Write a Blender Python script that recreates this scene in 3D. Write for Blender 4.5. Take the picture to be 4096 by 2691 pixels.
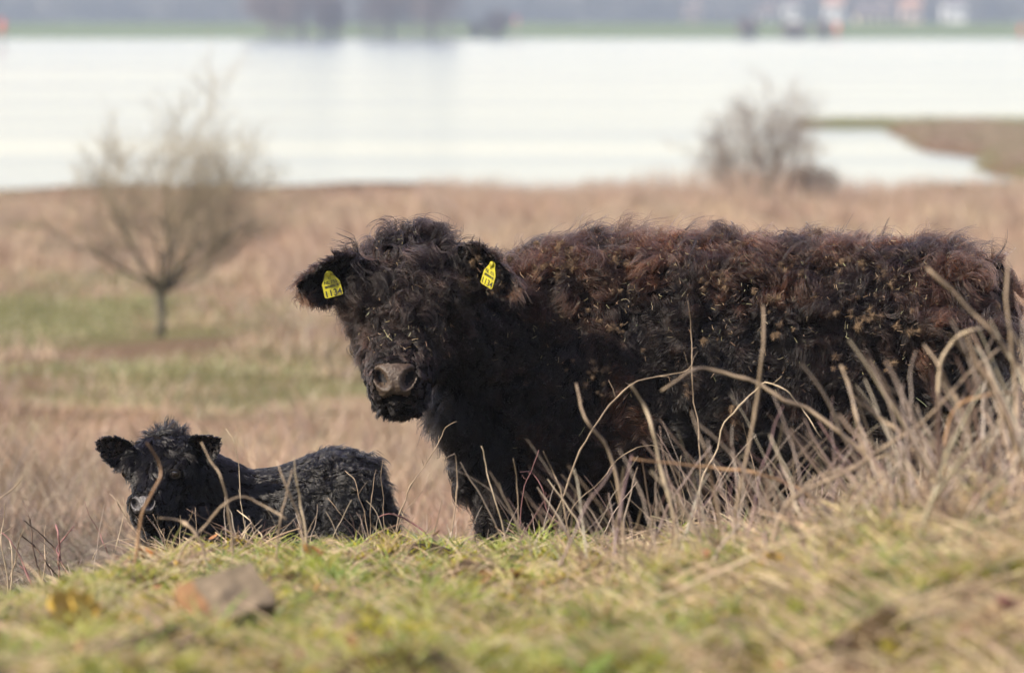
import bpy, bmesh, math, random
import numpy as np
from mathutils import Vector, Matrix
from mathutils.bvhtree import BVHTree
from mathutils.kdtree import KDTree

random.seed(7)
RNG = np.random.default_rng(7)
for o in list(bpy.data.objects):
    bpy.data.objects.remove(o)
SC = bpy.context.scene
COL = SC.collection
R = math.radians

# ------------------------------------------------------------------ camera
CAM_Z = 4.0                      # metres above the river
F = 22755.6                      # focal length in pixels of a 4096 px wide frame
HORIZON = 54.0
PITCH = math.atan((1345.5 - HORIZON) / F)
cam_d = bpy.data.cameras.new('camera')
cam_d.lens = 200.0
cam_d.sensor_width = 36.0
cam_d.clip_start = 0.5
cam_d.clip_end = 20000
cam_d.dof.use_dof = True
cam_d.dof.focus_distance = 16.05
cam_d.dof.aperture_fstop = 4.3
cam_d.dof.aperture_blades = 0
cam = bpy.data.objects.new('camera', cam_d)
COL.objects.link(cam)
cam.location = (0, 0, CAM_Z)
cam.rotation_euler = (R(90) - PITCH, 0, 0)
SC.camera = cam

# ------------------------------------------------------------------ light
SUN_EL, SUN_AZ = R(36), R(-112)   # azimuth measured from +Y (view direction) clockwise seen from above
sun_dir = Vector((math.sin(SUN_AZ) * math.cos(SUN_EL), math.cos(SUN_AZ) * math.cos(SUN_EL), math.sin(SUN_EL)))
world = bpy.data.worlds.new('World')
SC.world = world
world.use_nodes = True
wn = world.node_tree.nodes
wl = world.node_tree.links
wn.clear()
sky = wn.new('ShaderNodeTexSky')
sky.sky_type = 'NISHITA'
sky.sun_disc = False
sky.sun_elevation = SUN_EL
sky.sun_rotation = SUN_AZ
sky.altitude = 0
sky.air_density = 1.15
sky.dust_density = 0.1
sky.ozone_density = 1.0
bg = wn.new('ShaderNodeBackground')
bg.inputs['Strength'].default_value = 0.118
wo = wn.new('ShaderNodeOutputWorld')
veil = wn.new('ShaderNodeMix')            # thin bright cloud veil over the whole sky
veil.data_type = 'RGBA'
veil.inputs['Factor'].default_value = 0.1
veil.inputs['B'].default_value = (13.0, 6.3, 7.5, 1)
wl.new(sky.outputs[0], veil.inputs['A'])
wl.new(veil.outputs['Result'], bg.inputs['Color'])
wl.new(bg.outputs[0], wo.inputs['Surface'])
sun_d = bpy.data.lights.new('sun', 'SUN')
sun_d.energy = 5.0
sun_d.angle = R(0.53)
sun_d.color = (1.0, 0.88, 0.72)
sun = bpy.data.objects.new('sun', sun_d)
COL.objects.link(sun)
sun.rotation_euler = sun_dir.to_track_quat('Z', 'Y').to_euler()
sun.location = (0, 0, 60)

SC.view_settings.view_transform = 'Standard'
SC.view_settings.look = 'None'
SC.view_settings.exposure = 1.0
SC.view_settings.gamma = 1.0
SC.view_settings.use_curve_mapping = False
cy = SC.cycles
cy.max_bounces = 6
cy.diffuse_bounces = 2
cy.glossy_bounces = 3
cy.transmission_bounces = 4
cy.transparent_max_bounces = 8
cy.volume_bounces = 1
cy.use_adaptive_sampling = False
cy.use_denoising = True
try:
    cy.denoiser = 'OPENIMAGEDENOISE'
    cy.denoising_input_passes = 'RGB_ALBEDO_NORMAL'
    cy.denoising_prefilter = 'ACCURATE'
except Exception:
    pass
cy.sample_clamp_indirect = 4.0
try:
    SC.cycles_curves.shape = 'RIBBONS'
    SC.cycles_curves.subdivisions = 2
except Exception:
    pass

# ------------------------------------------------------------------ helpers
CP, SP = math.cos(PITCH), math.sin(PITCH)
def P(px, py, d):
    """World point that lies d metres in front of the camera on the sight line of a photo position."""
    r = (px - 2048) / F
    u = -(py - 1345.5) / F
    dx, dy, dz = r, CP + u * SP, -SP + u * CP
    s = d / dy
    return Vector((s * dx, d, CAM_Z + s * dz))
def proj(p):
    p = np.asarray(p, float)
    x, y, z = p[..., 0], p[..., 1], p[..., 2] - CAM_Z
    dep = y * CP - z * SP
    u = y * SP + z * CP
    return 2048 + x / dep * F, 1345.5 - u / dep * F

def sstep(a, b, x):
    t = np.clip((np.asarray(x, float) - a) / (b - a), 0, 1)
    return t * t * (3 - 2 * t)
class Noise:
    def __init__(self, seed, dim=3, n=10, spread=2.2):
        g = np.random.default_rng(seed)
        k = g.normal(size=(n, dim))
        k /= np.linalg.norm(k, axis=1, keepdims=True)
        self.k = k * (spread ** g.uniform(-1, 1, (n, 1))) * 2 * math.pi
        self.p = g.uniform(0, 2 * math.pi, n)
        self.n = n
    def __call__(self, p, scale=1.0):
        p = np.asarray(p, float) / scale
        return np.sin(p @ self.k.T + self.p).sum(-1) / math.sqrt(self.n / 2) * 0.55
N1, N2, N3, N4 = Noise(1), Noise(2), Noise(3), Noise(4)
G1, G2, G3, G4 = Noise(11, 2), Noise(12, 2), Noise(13, 2), Noise(14, 2)

def put(o, parent=None):
    COL.objects.link(o)
    if parent is not None:
        o.parent = parent
        o.matrix_parent_inverse = Matrix.Translation(-Vector(parent.location))
    return o
def tag(o, label=None, cat=None, group=None, kind=None):
    if label: o['label'] = label
    if cat: o['category'] = cat
    if group: o['group'] = group
    if kind: o['kind'] = kind
    return o
def empty(name, loc):
    o = bpy.data.objects.new(name, None)
    o.location = loc
    o.empty_display_size = 0.1
    COL.objects.link(o)
    return o
def mesh_np(name, v, f, smooth=True):
    """v (N,3); f (M,3) or (M,4) int array, or a list of tuples."""
    me = bpy.data.meshes.new(name)
    if isinstance(f, np.ndarray):
        m, k = f.shape
        me.vertices.add(len(v))
        me.vertices.foreach_set('co', np.asarray(v, np.float32).ravel())
        me.loops.add(m * k)
        me.loops.foreach_set('vertex_index', f.astype(np.int32).ravel())
        me.polygons.add(m)
        me.polygons.foreach_set('loop_start', np.arange(0, m * k, k, dtype=np.int32))
        me.polygons.foreach_set('loop_total', np.full(m, k, np.int32))
        me.update(calc_edges=True)
        me.validate()
    else:
        me.from_pydata([tuple(map(float, q)) for q in v], [], [tuple(q) for q in f])
        me.update()
    if smooth and len(me.polygons):
        me.polygons.foreach_set('use_smooth', np.ones(len(me.polygons), bool))
    return me
def mesh_obj(name, v, f, mat, parent=None, smooth=True):
    me = mesh_np(name, v, f, smooth)
    if mat: me.materials.append(mat)
    return put(bpy.data.objects.new(name, me), parent)

def curves_obj(name, pts, rad, col, mat, parent=None):
    """pts (N,K,3), rad (N,K) or (K,), col (N,3): one hair-curves object."""
    pts = np.asarray(pts, np.float32)
    n, k = pts.shape[:2]
    hc = bpy.data.hair_curves.new(name)
    hc.add_curves([k] * n)
    hc.attributes['position'].data.foreach_set('vector', pts.reshape(-1))
    ra = hc.attributes.get('radius') or hc.attributes.new('radius', 'FLOAT', 'POINT')
    ra.data.foreach_set('value', np.ascontiguousarray(np.broadcast_to(rad, (n, k)), np.float32).reshape(-1))
    c4 = np.ones((n, 4), np.float32)
    c4[:, :3] = col
    ca = hc.attributes.new('tint', 'FLOAT_COLOR', 'CURVE')
    ca.data.foreach_set('color', c4.reshape(-1))
    hc.materials.append(mat)
    return put(bpy.data.objects.new(name, hc), parent)

class MB:
    """Collects shapes for one mesh."""
    def __init__(self):
        self.v, self.f = [], []
    def add(self, v, f):
        o = len(self.v)
        self.v += [tuple(map(float, q)) for q in v]
        self.f += [tuple(i + o for i in q) for q in f]
    def tube(self, pts, rad, sides=5, cap=True):
        pts = [Vector(p) for p in pts]
        n = len(pts)
        v, f = [], []
        ref = None
        for i, p in enumerate(pts):
            t = (pts[min(i + 1, n - 1)] - pts[max(i - 1, 0)])
            if t.length < 1e-9: t = Vector((0, 0, 1))
            t.normalize()
            if ref is None:
                ref = Vector((0, 1, 0)) if abs(t.y) < 0.9 else Vector((1, 0, 0))
            a = (ref - t * ref.dot(t)).normalized()
            ref = a
            b = t.cross(a)
            r = rad[i] if hasattr(rad, '__len__') else rad
            for s in range(sides):
                an = 2 * math.pi * s / sides
                v.append(p + (a * math.cos(an) + b * math.sin(an)) * r)
        for i in range(n - 1):
            for s in range(sides):
                s2 = (s + 1) % sides
                f.append((i * sides + s, i * sides + s2, (i + 1) * sides + s2, (i + 1) * sides + s))
        if cap:
            f.append(tuple(range(sides - 1, -1, -1)))
            f.append(tuple((n - 1) * sides + s for s in range(sides)))
        self.add(v, f)
    def loft(self, rings):
        """rings: list of (centre, axis_a, axis_b, power) -> closed skin."""
        sides = 24
        v, f = [], []
        for c, a, b, pw in rings:
            for s in range(sides):
                an = 2 * math.pi * s / sides
                ca, sa = math.cos(an), math.sin(an)
                v.append(Vector(c) + Vector(a) * math.copysign(abs(ca) ** pw, ca) + Vector(b) * math.copysign(abs(sa) ** pw, sa))
        n = len(rings)
        for i in range(n - 1):
            for s in range(sides):
                s2 = (s + 1) % sides
                f.append((i * sides + s, i * sides + s2, (i + 1) * sides + s2, (i + 1) * sides + s))
        f.append(tuple(range(sides - 1, -1, -1)))
        f.append(tuple((n - 1) * sides + s for s in range(sides)))
        self.add(v, f)
    def ball(self, c, ax, seg=16, rings=10):
        """ellipsoid; ax = (Vector, Vector, Vector) half axes"""
        c = Vector(c)
        v, f = [], []
        for i in range(1, rings):
            th = math.pi * i / rings
            for s in range(seg):
                an = 2 * math.pi * s / seg
                v.append(c + ax[0] * (math.sin(th) * math.cos(an)) + ax[1] * (math.sin(th) * math.sin(an)) + ax[2] * math.cos(th))
        for i in range(rings - 2):
            for s in range(seg):
                s2 = (s + 1) % seg
                f.append((i * seg + s, i * seg + s2, (i + 1) * seg + s2, (i + 1) * seg + s))
        t = len(v); v.append(c + ax[2]); b = len(v); v.append(c - ax[2])
        for s in range(seg):
            s2 = (s + 1) % seg
            f.append((t, s2, s))
            f.append((b, (rings - 2) * seg + s, (rings - 2) * seg + s2))
        self.add(v, f)
    def box(self, c, h, rot=None):
        c = Vector(c)
        q = []
        for x in (-1, 1):
            for y in (-1, 1):
                for z in (-1, 1):
                    d = Vector((x * h[0], y * h[1], z * h[2]))
                    q.append(c + (rot @ d if rot else d))
        self.add(q, [(0, 1, 3, 2), (4, 6, 7, 5), (0, 4, 5, 1), (2, 3, 7, 6), (0, 2, 6, 4), (1, 5, 7, 3)])
    def build(self, name, mat, parent=None, smooth=True):
        return mesh_obj(name, self.v, self.f, mat, parent, smooth)

def catmull(pts, n):
    """n points along a Catmull-Rom curve through pts"""
    p = np.array([tuple(q) for q in pts], float)
    if len(p) == 2:
        return np.linspace(p[0], p[1], n)
    p = np.vstack([2 * p[0] - p[1], p, 2 * p[-1] - p[-2]])
    t = np.linspace(0, len(p) - 3 - 1e-6, n)
    i = t.astype(int)
    u = (t - i)[:, None]
    a, b, c, d = p[i], p[i + 1], p[i + 2], p[i + 3]
    return 0.5 * (2 * b + (c - a) * u + (2 * a - 5 * b + 4 * c - d) * u * u + (3 * b - a - 3 * c + d) * u ** 3)

# ------------------------------------------------------------------ materials
def new_mat(name):
    m = bpy.data.materials.new(name)
    m.use_nodes = True
    nt = m.node_tree
    nt.nodes.clear()
    out = nt.nodes.new('ShaderNodeOutputMaterial')
    return m, nt, out
def nd(nt, kind, **kw):
    n = nt.nodes.new(kind)
    for k, v in kw.items():
        setattr(n, k, v)
    return n
def noisy(name, c1, c2, scale=20.0, rough=0.8, bump=0.0, detail=6.0, c3=None, spec=0.3, stretch=None):
    m, nt, out = new_mat(name)
    b = nd(nt, 'ShaderNodeBsdfPrincipled')
    b.inputs['Roughness'].default_value = rough
    b.inputs['Specular IOR Level'].default_value = spec
    tc = nd(nt, 'ShaderNodeTexCoord')
    src = tc.outputs['Object']
    if stretch:
        mp = nd(nt, 'ShaderNodeMapping')
        mp.inputs['Scale'].default_value = stretch
        nt.links.new(src, mp.inputs['Vector'])
        src = mp.outputs[0]
    no = nd(nt, 'ShaderNodeTexNoise')
    no.inputs['Scale'].default_value = scale
    no.inputs['Detail'].default_value = detail
    nt.links.new(src, no.inputs['Vector'])
    cr = nd(nt, 'ShaderNodeValToRGB')
    cr.color_ramp.elements[0].position = 0.32
    cr.color_ramp.elements[0].color = (*c1, 1)
    cr.color_ramp.elements[1].position = 0.68
    cr.color_ramp.elements[1].color = (*c2, 1)
    if c3:
        e = cr.color_ramp.elements.new(0.5)
        e.color = (*c3, 1)
    nt.links.new(no.outputs['Fac'], cr.inputs['Fac'])
    nt.links.new(cr.outputs['Color'], b.inputs['Base Color'])
    if bump:
        bp = nd(nt, 'ShaderNodeBump')
        bp.inputs['Strength'].default_value = bump
        bp.inputs['Distance'].default_value = 0.01
        nt.links.new(no.outputs['Fac'], bp.inputs['Height'])
        nt.links.new(bp.outputs[0], b.inputs['Normal'])
    nt.links.new(b.outputs[0], out.inputs['Surface'])
    return m
def fur_mat(name, root, rough=0.30, ior=1.36):
    m, nt, out = new_mat(name)
    b = nd(nt, 'ShaderNodeBsdfHairPrincipled')
    b.parametrization = 'COLOR'
    try: b.model = 'CHIANG'
    except Exception: pass
    at = nd(nt, 'ShaderNodeAttribute', attribute_name='tint')
    hi = nd(nt, 'ShaderNodeHairInfo')
    pw = nd(nt, 'ShaderNodeMath', operation='POWER')
    pw.inputs[1].default_value = 0.9
    mx = nd(nt, 'ShaderNodeMix', data_type='RGBA')
    mx.inputs['A'].default_value = (*root, 1)
    nt.links.new(hi.outputs['Intercept'], pw.inputs[0])
    nt.links.new(pw.outputs[0], mx.inputs['Factor'])
    nt.links.new(at.outputs['Color'], mx.inputs['B'])
    nt.links.new(mx.outputs['Result'], b.inputs['Color'])
    b.inputs['Roughness'].default_value = rough
    b.inputs['Radial Roughness'].default_value = 0.35
    b.inputs['IOR'].default_value = ior
    b.inputs['Random Roughness'].default_value = 0.2
    nt.links.new(b.outputs[0], out.inputs['Surface'])
    return m
def blade_mat(name, trans=0.35, gloss=0.08):
    m, nt, out = new_mat(name)
    at = nd(nt, 'ShaderNodeAttribute', attribute_name='tint')
    df = nd(nt, 'ShaderNodeBsdfDiffuse')
    tr = nd(nt, 'ShaderNodeBsdfTranslucent')
    gl = nd(nt, 'ShaderNodeBsdfGlossy')
    gl.inputs['Roughness'].default_value = 0.5
    nt.links.new(at.outputs['Color'], df.inputs['Color'])
    nt.links.new(at.outputs['Color'], tr.inputs['Color'])
    m1 = nd(nt, 'ShaderNodeMixShader')
    m1.inputs[0].default_value = trans
    m2 = nd(nt, 'ShaderNodeMixShader')
    m2.inputs[0].default_value = gloss
    nt.links.new(df.outputs[0], m1.inputs[1])
    nt.links.new(tr.outputs[0], m1.inputs[2])
    nt.links.new(m1.outputs[0], m2.inputs[1])
    nt.links.new(gl.outputs[0], m2.inputs[2])
    nt.links.new(m2.outputs[0], out.inputs['Surface'])
    return m

# ================================================================== GROUND
PROF_Y = [-30, 0, 9, 12, 14.0, 15.0, 15.7, 16.6, 18, 20, 25, 30, 40, 60, 100, 126, 131, 140, 200, 860, 893, 901, 940, 962, 974, 1010, 3000]
PROF_Z = [3.4, 3.1, 2.93, 2.77, 2.64, 2.57, 2.38, 2.22, 2.10, 2.00, 1.70, 1.40, 1.10, .70, .32, .10, -.12, -.5, -2, -2, -.4, .25, .5, 2.3, 2.3, 1.3, 1.6]
def height(x, y, rough=True):
    x = np.asarray(x, float); y = np.asarray(y, float)
    ys = y + np.where(y > 100, (2.5 * np.sin(x * 0.35) + 2.0 * np.sin(x * .93 + 1) - 1.5) * sstep(100, 126, y) * (1 - sstep(150, 300, y)), 0)
    z = np.interp(ys, PROF_Y, PROF_Z)
    # the bank sinks to the left and rises in a tussocky mound to the right
    z = z - 0.36 * sstep(-0.80, -1.5, x) * sstep(10.0, 14.5, y) * (1 - sstep(15.2, 17.5, y))
    z = z + 0.20 * sstep(0.05, 1.15, x) * sstep(7.5, 11.0, y) * (1 - sstep(11.6, 14.6, y))
    # spit and low land beyond the cove
    q = np.stack([x, y], -1)
    wob = 0.9 * G1(q / np.array([1, 3.0]), 6.0)
    da = np.minimum(np.minimum(x - 12.1 + wob, (y - 120) * .3), (209 - y) * .3)
    db = np.minimum(np.minimum(x - 10.3 + wob * .6, (y - 197.5) * .3), (208 - y) * .3)
    spit = np.clip(np.maximum(da, db) * 0.22, -2.5, 0.22)
    z = np.where((y > 118) & (y < 230), np.maximum(z, spit), z)
    if rough:
        near = 1 - sstep(17, 24, y)
        z = z + near * (0.038 * G2(q, 0.55) + 0.018 * G3(q, 0.2))
        z = z + (1 - near) * (1 - sstep(120, 300, y)) * 0.05 * G2(q, 4.0)
    return z
def hz(x, y):
    return float(height(np.array([x]), np.array([y]))[0])

def greenness(x, y):
    q = np.stack([x, y], -1)
    y0 = y
    y = y + np.where(y < 110, 5.0 * G1(q / np.array([1, 1.5]), 3.2) + 2.0 * G3(q, 1.4), 0)
    g = .8 * np.exp(-((y - 62) / 5.0) ** 2)
    g += 0.5 * sstep(-2.0, -4.5, x) * np.exp(-((y - 70) / 13.0) ** 2)
    g += 0.45 * sstep(.5, -2.0, x) * np.exp(-((y - 42) / 5.0) ** 2)
    g += 0.55 * np.exp(-((y - 50) / 7.0) ** 2) * (.7 + .5 * sstep(0, -3, x))
    g += 0.5 * np.exp(-((y - 93) / 3.5) ** 2) * sstep(-3, -6, x)
    g += 0.9 * np.exp(-((y - 203) / 6.0) ** 2)
    g += np.where((x > 10.5) & (y0 > 135) & (y0 < 215), .35 + .3 * G3(q, 4.0), 0)
    g += 0.5 * np.exp(-((y - 125) / 3) ** 2) * sstep(-8, -9.5, x)
    g += 0.9 * np.exp(-((y - 130) / 7) ** 2) * sstep(9, 11, x)
    return np.clip(g + 0.42 * G4(q / np.array([1.0, 2.5]), 3.0) - 0.15, 0, 1)

xs_half = [0.0]
st = 0.05
while xs_half[-1] < 1200:
    if xs_half[-1] > 2.0: st *= 1.075
    xs_half.append(xs_half[-1] + st)
xs_half = np.array(xs_half)
gx = np.concatenate([-xs_half[:0:-1], xs_half])
gy = np.concatenate([np.arange(-30, 7.9, 1.0), np.arange(8, 17, .06), np.arange(17, 30, .25), np.arange(30, 140, 1.0),
                     np.arange(140, 216, 1.5), np.arange(220, 860, 40), np.arange(860, 1012, 4), np.arange(1020, 2601, 60)])
GX, GY = np.meshgrid(gx, gy)
GZ = height(GX, GY)
nr, nc = GX.shape
gv = np.stack([GX, GY, GZ], -1).reshape(-1, 3)
ii = (np.arange(nr - 1)[:, None] * nc + np.arange(nc - 1)[None]).reshape(-1)
gf = np.stack([ii, ii + 1, ii + nc + 1, ii + nc], -1)

m_ground, nt, out = new_mat('ground_soil_and_turf')
b = nd(nt, 'ShaderNodeBsdfPrincipled')
b.inputs['Roughness'].default_value = 0.95
b.inputs['Specular IOR Level'].default_value = 0.1
at = nd(nt, 'ShaderNodeAttribute', attribute_name='tint')
tc = nd(nt, 'ShaderNodeTexCoord')
no = nd(nt, 'ShaderNodeTexNoise'); no.inputs['Scale'].default_value = 14; no.inputs['Detail'].default_value = 8
nt.links.new(tc.outputs['Object'], no.inputs['Vector'])
cr = nd(nt, 'ShaderNodeValToRGB')
cr.color_ramp.elements[0].position = .3; cr.color_ramp.elements[0].color = (.45, .42, .4, 1)
cr.color_ramp.elements[1].position = .75; cr.color_ramp.elements[1].color = (1.25, 1.2, 1.1, 1)
nt.links.new(no.outputs['Fac'], cr.inputs['Fac'])
mx = nd(nt, 'ShaderNodeMix', data_type='RGBA', blend_type='MULTIPLY'); mx.inputs['Factor'].default_value = 1
nt.links.new(at.outputs['Color'], mx.inputs['A']); nt.links.new(cr.outputs['Color'], mx.inputs['B'])
nt.links.new(mx.outputs['Result'], b.inputs['Base Color'])
bp = nd(nt, 'ShaderNodeBump'); bp.inputs['Strength'].default_value = .6; bp.inputs['Distance'].default_value = .02
nt.links.new(no.outputs['Fac'], bp.inputs['Height']); nt.links.new(bp.outputs[0], b.inputs['Normal'])
nt.links.new(b.outputs[0], out.inputs['Surface'])

ground = mesh_obj('ground', gv, gf, m_ground)
tag(ground, kind='structure')
gg = greenness(gv[:, 0], gv[:, 1])[:, None]
tan = np.array([.135, .09, .055]); grn = np.array([.115, .118, .04])
gcol = tan * (1 - gg) + grn * gg
nearw = (1 - sstep(15, 19, gv[:, 1]))[:, None]
mossw = sstep(-.5, .5, G4(gv[:, :2], .5))[:, None]
gcol = gcol * (1 - nearw) + nearw * (np.array([.055, .036, .02]) * (1 - mossw) + np.array([.085, .08, .02]) * mossw)
farw = sstep(860, 900, gv[:, 1])[:, None]
gcol = gcol * (1 - farw) + farw * np.array([.10, .15, .05])
ca = ground.data.attributes.new('tint', 'FLOAT_COLOR', 'POINT')
c4 = np.ones((len(gv), 4), np.float32); c4[:, :3] = gcol
ca.data.foreach_set('color', c4.reshape(-1))

# ------------------------------------------------------------------ river
m_water, nt, out = new_mat('river_water')
b = nd(nt, 'ShaderNodeBsdfPrincipled')
b.inputs['Base Color'].default_value = (.03, .04, .045, 1)
b.inputs['IOR'].default_value = 1.33
b.inputs['Specular IOR Level'].default_value = 0.5
tc = nd(nt, 'ShaderNodeTexCoord')
mp = nd(nt, 'ShaderNodeMapping'); mp.inputs['Scale'].default_value = (.012, .05, 1)
no = nd(nt, 'ShaderNodeTexNoise'); no.inputs['Scale'].default_value = 1.0; no.inputs['Detail'].default_value = 4
nt.links.new(tc.outputs['Object'], mp.inputs[0]); nt.links.new(mp.outputs[0], no.inputs['Vector'])
mr = nd(nt, 'ShaderNodeMapRange')
mr.inputs['From Min'].default_value = .35; mr.inputs['From Max'].default_value = .7
mr.inputs['To Min'].default_value = .13; mr.inputs['To Max'].default_value = .18
nt.links.new(no.outputs['Fac'], mr.inputs['Value']); nt.links.new(mr.outputs[0], b.inputs['Roughness'])
mp2 = nd(nt, 'ShaderNodeMapping'); mp2.inputs['Scale'].default_value = (.5, 1.4, 1)
no2 = nd(nt, 'ShaderNodeTexNoise'); no2.inputs['Scale'].default_value = 1.0; no2.inputs['Detail'].default_value = 3
nt.links.new(tc.outputs['Object'], mp2.inputs[0]); nt.links.new(mp2.outputs[0], no2.inputs['Vector'])
bp = nd(nt, 'ShaderNodeBump'); bp.inputs['Strength'].default_value = .06; bp.inputs['Distance'].default_value = .05
nt.links.new(no2.outputs['Fac'], bp.inputs['Height']); nt.links.new(bp.outputs[0], b.inputs['Normal'])
nt.links.new(b.outputs[0], out.inputs['Surface'])
river = mesh_obj('river', [(-1200, 95, 0), (1200, 95, 0), (1200, 930, 0), (-1200, 930, 0)], [(0, 1, 2, 3)], m_water, smooth=False)
tag(river, kind='structure')

# ================================================================== VEGETATION
M_BLADE = blade_mat('grass_blade')
M_STRAW = blade_mat('dead_straw', .15, .1)
M_MOSS = blade_mat('moss_sprig', .3, .02)

def pal(n, cols, w=None, jit=.18):
    cols = np.array(cols)
    i = RNG.choice(len(cols), n, p=(None if w is None else np.array(w) / np.sum(w)))
    c = cols[i] * RNG.uniform(1 - jit, 1 + jit, (n, 1)) * RNG.uniform(1 - jit * .4, 1 + jit * .4, (n, 3))
    return np.clip(c, 0, 1)
def blades(name, x, y, length, lean, rad, col, mat, K=5, droop=.5, z0=-.005, wind=(0, 0), tip=.15, kink=0):
    n = len(x)
    z = height(x, y) + z0
    a = RNG.uniform(0, 2 * math.pi, n)
    d = np.stack([np.cos(a) * lean + wind[0], np.sin(a) * lean + wind[1], np.ones(n)], -1)
    d /= np.linalg.norm(d, axis=1, keepdims=True)
    bend = np.stack([d[:, 0] * 1.6, d[:, 1] * 1.6, -np.abs(droop) * np.ones(n)], -1) + RNG.normal(0, .2, (n, 3))
    t = np.linspace(0, 1, K)
    pts = np.stack([x, y, z], -1)[:, None] + (d[:, None] * t[None, :, None] + bend[:, None] * (droop * t ** 2)[None, :, None]) * np.asarray(length)[:, None, None]
    if kink:
        pts = pts + np.cumsum(RNG.normal(0, kink, (n, K, 3)), 1) * np.asarray(length)[:, None, None] * (t > 0)[None, :, None]
    fl = height(pts[..., 0], pts[..., 1], False)[..., None]
    pts[..., 2:3] = np.maximum(pts[..., 2:3], fl - .01)
    prof = np.interp(t, [0, .3, 1], [.8, 1, tip])
    rr = np.asarray(rad)[:, None] * prof[None]
    o = curves_obj(name, pts, rr, col, mat)
    tag(o, kind='stuff')
    return o
def fan(n, y0, y1, pad, pw=1.0):
    """random spots on the strip of land in and a little beside the view"""
    y = y0 + (y1 - y0) * RNG.random(n) ** pw
    x = RNG.uniform(-1, 1, n) * (y * .0905 + pad)
    return x, y

# --- moss, grass, straw and leaves on the bank in front
x, y = fan(110000, 8.2, 15.9, .35)
keep = G4(np.stack([x, y], -1), .5) + RNG.normal(0, .35, len(x)) > -.15
x, y = x[keep], y[keep]
n = len(x)
blades('moss', x, y, RNG.uniform(.012, .03, n), .7, RNG.uniform(.0012, .0022, n),
       pal(n, [(.38, .34, .02), (.27, .29, .025), (.44, .35, .04), (.20, .115, .035)], [3, 3, 2, 2]), M_MOSS, K=3, droop=.3)
x, y = fan(75000, 8.2, 15.9, .35)
q = np.stack([x, y], -1)
keep = G3(q, .6) + RNG.normal(0, .3, len(x)) > .2
x, y = x[keep], y[keep]
n = len(x)
blades('grass', x, y, RNG.uniform(.03, .075, n), .55, RNG.uniform(.0011, .002, n),
       pal(n, [(.18, .24, .02), (.30, .32, .035), (.10, .15, .018), (.38, .33, .07)], [3, 3, 2, 3]), M_BLADE, K=4, droop=.5)
x, y = fan(70000, 8.2, 15.9, .35)
q = np.stack([x, y], -1)
dens = .22 + .22 * sstep(-.1, .8, x) + .5 * G2(q + 7, .4)
keep = RNG.random(len(x)) < dens
x, y = x[keep], y[keep]
n = len(x)
blades('dead_grass', x, y, RNG.uniform(.02, .10, n) * (1 + .5 * sstep(0, .8, x)), .95, RNG.uniform(.0008, .0018, n),
       pal(n, [(.44, .32, .17), (.58, .45, .26), (.25, .17, .095), (.16, .10, .06), (.29, .185, .11)], [4, 3, 3, 1, 2]), M_STRAW, K=5, droop=.45, tip=.5)

# grass tufts, each a spray of longer blades
xt, yt = fan(420, 8.4, 15.5, .3)
kt = RNG.random(420) < .8 - .75 * sstep(-.75, -1.05, xt) * (yt > 12.5)
xt, yt = xt[kt], yt[kt]
nbl = 26
x = np.repeat(xt, nbl) + RNG.normal(0, .018, len(xt) * nbl); y = np.repeat(yt, nbl) + RNG.normal(0, .018, len(xt) * nbl)
n = len(x)
tc_ = np.repeat(pal(len(xt), [(.17, .25, .022), (.28, .31, .035), (.36, .33, .07), (.42, .32, .15)], [3, 3, 2, 2]), nbl, 0) * RNG.uniform(.8, 1.2, (n, 1))
blades('grass_tufts', x, y, np.repeat(RNG.uniform(.05, .12, len(xt)), nbl) * RNG.uniform(.5, 1.1, n), .45, RNG.uniform(.0012, .0022, n), tc_, M_BLADE, K=5, droop=.5)

def leaf_faces(n, spots, sizes):
    """curled leaves: 2x4 grids"""
    V, Fc = [], []
    for k in range(n):
        c = spots[k]; s = sizes[k]
        rot = Matrix.Rotation(random.uniform(0, 6.28), 3, 'Z') @ Matrix.Rotation(random.uniform(-.7, .7), 3, 'X') @ Matrix.Rotation(random.uniform(-.7, .7), 3, 'Y')
        cu = random.uniform(.1, .5)
        o = len(V)
        for i, u in enumerate((-1, -.5, 0, .5, 1)):
            w = (1 - u * u) ** .6 * .42 + .02
            for v in (-1, 0, 1):
                V.append(Vector(c) + rot @ Vector((u * s, v * w * s, (u * u * .5 + v * v * .35) * cu * s)))
        for i in range(4):
            for j in range(2):
                a = o + i * 3 + j
                Fc.append((a, a + 1, a + 4, a + 3))
    return V, Fc
m_litter = noisy('brown_leaf_litter', (.10, .045, .02), (.28, .13, .05), 9, .8, c3=(.18, .08, .035))
xl, yl = fan(700, 8.4, 15.6, .3)
spots = [(a, b, hz(a, b) + random.uniform(.004, .03)) for a, b in zip(xl, yl)]
V, Fc = leaf_faces(700, spots, [random.uniform(.008, .022) for _ in range(700)])
tag(mesh_obj('leaf_litter', V, Fc, m_litter), kind='stuff')

# --- slope just behind the crest, round the animals
x, y = fan(60000, 15.7, 24, .6)
n = len(x)
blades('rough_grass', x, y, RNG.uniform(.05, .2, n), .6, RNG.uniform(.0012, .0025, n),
       pal(n, [(.30, .215, .125), (.24, .16, .10), (.17, .16, .06), (.20, .125, .08)], [4, 3, 2, 2]) * (1 - .5 * sstep(-.9, -1.3, x))[:, None], M_STRAW, K=4, droop=.5)  # darker towards the left: shade among the grass put into the blade colour
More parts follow.
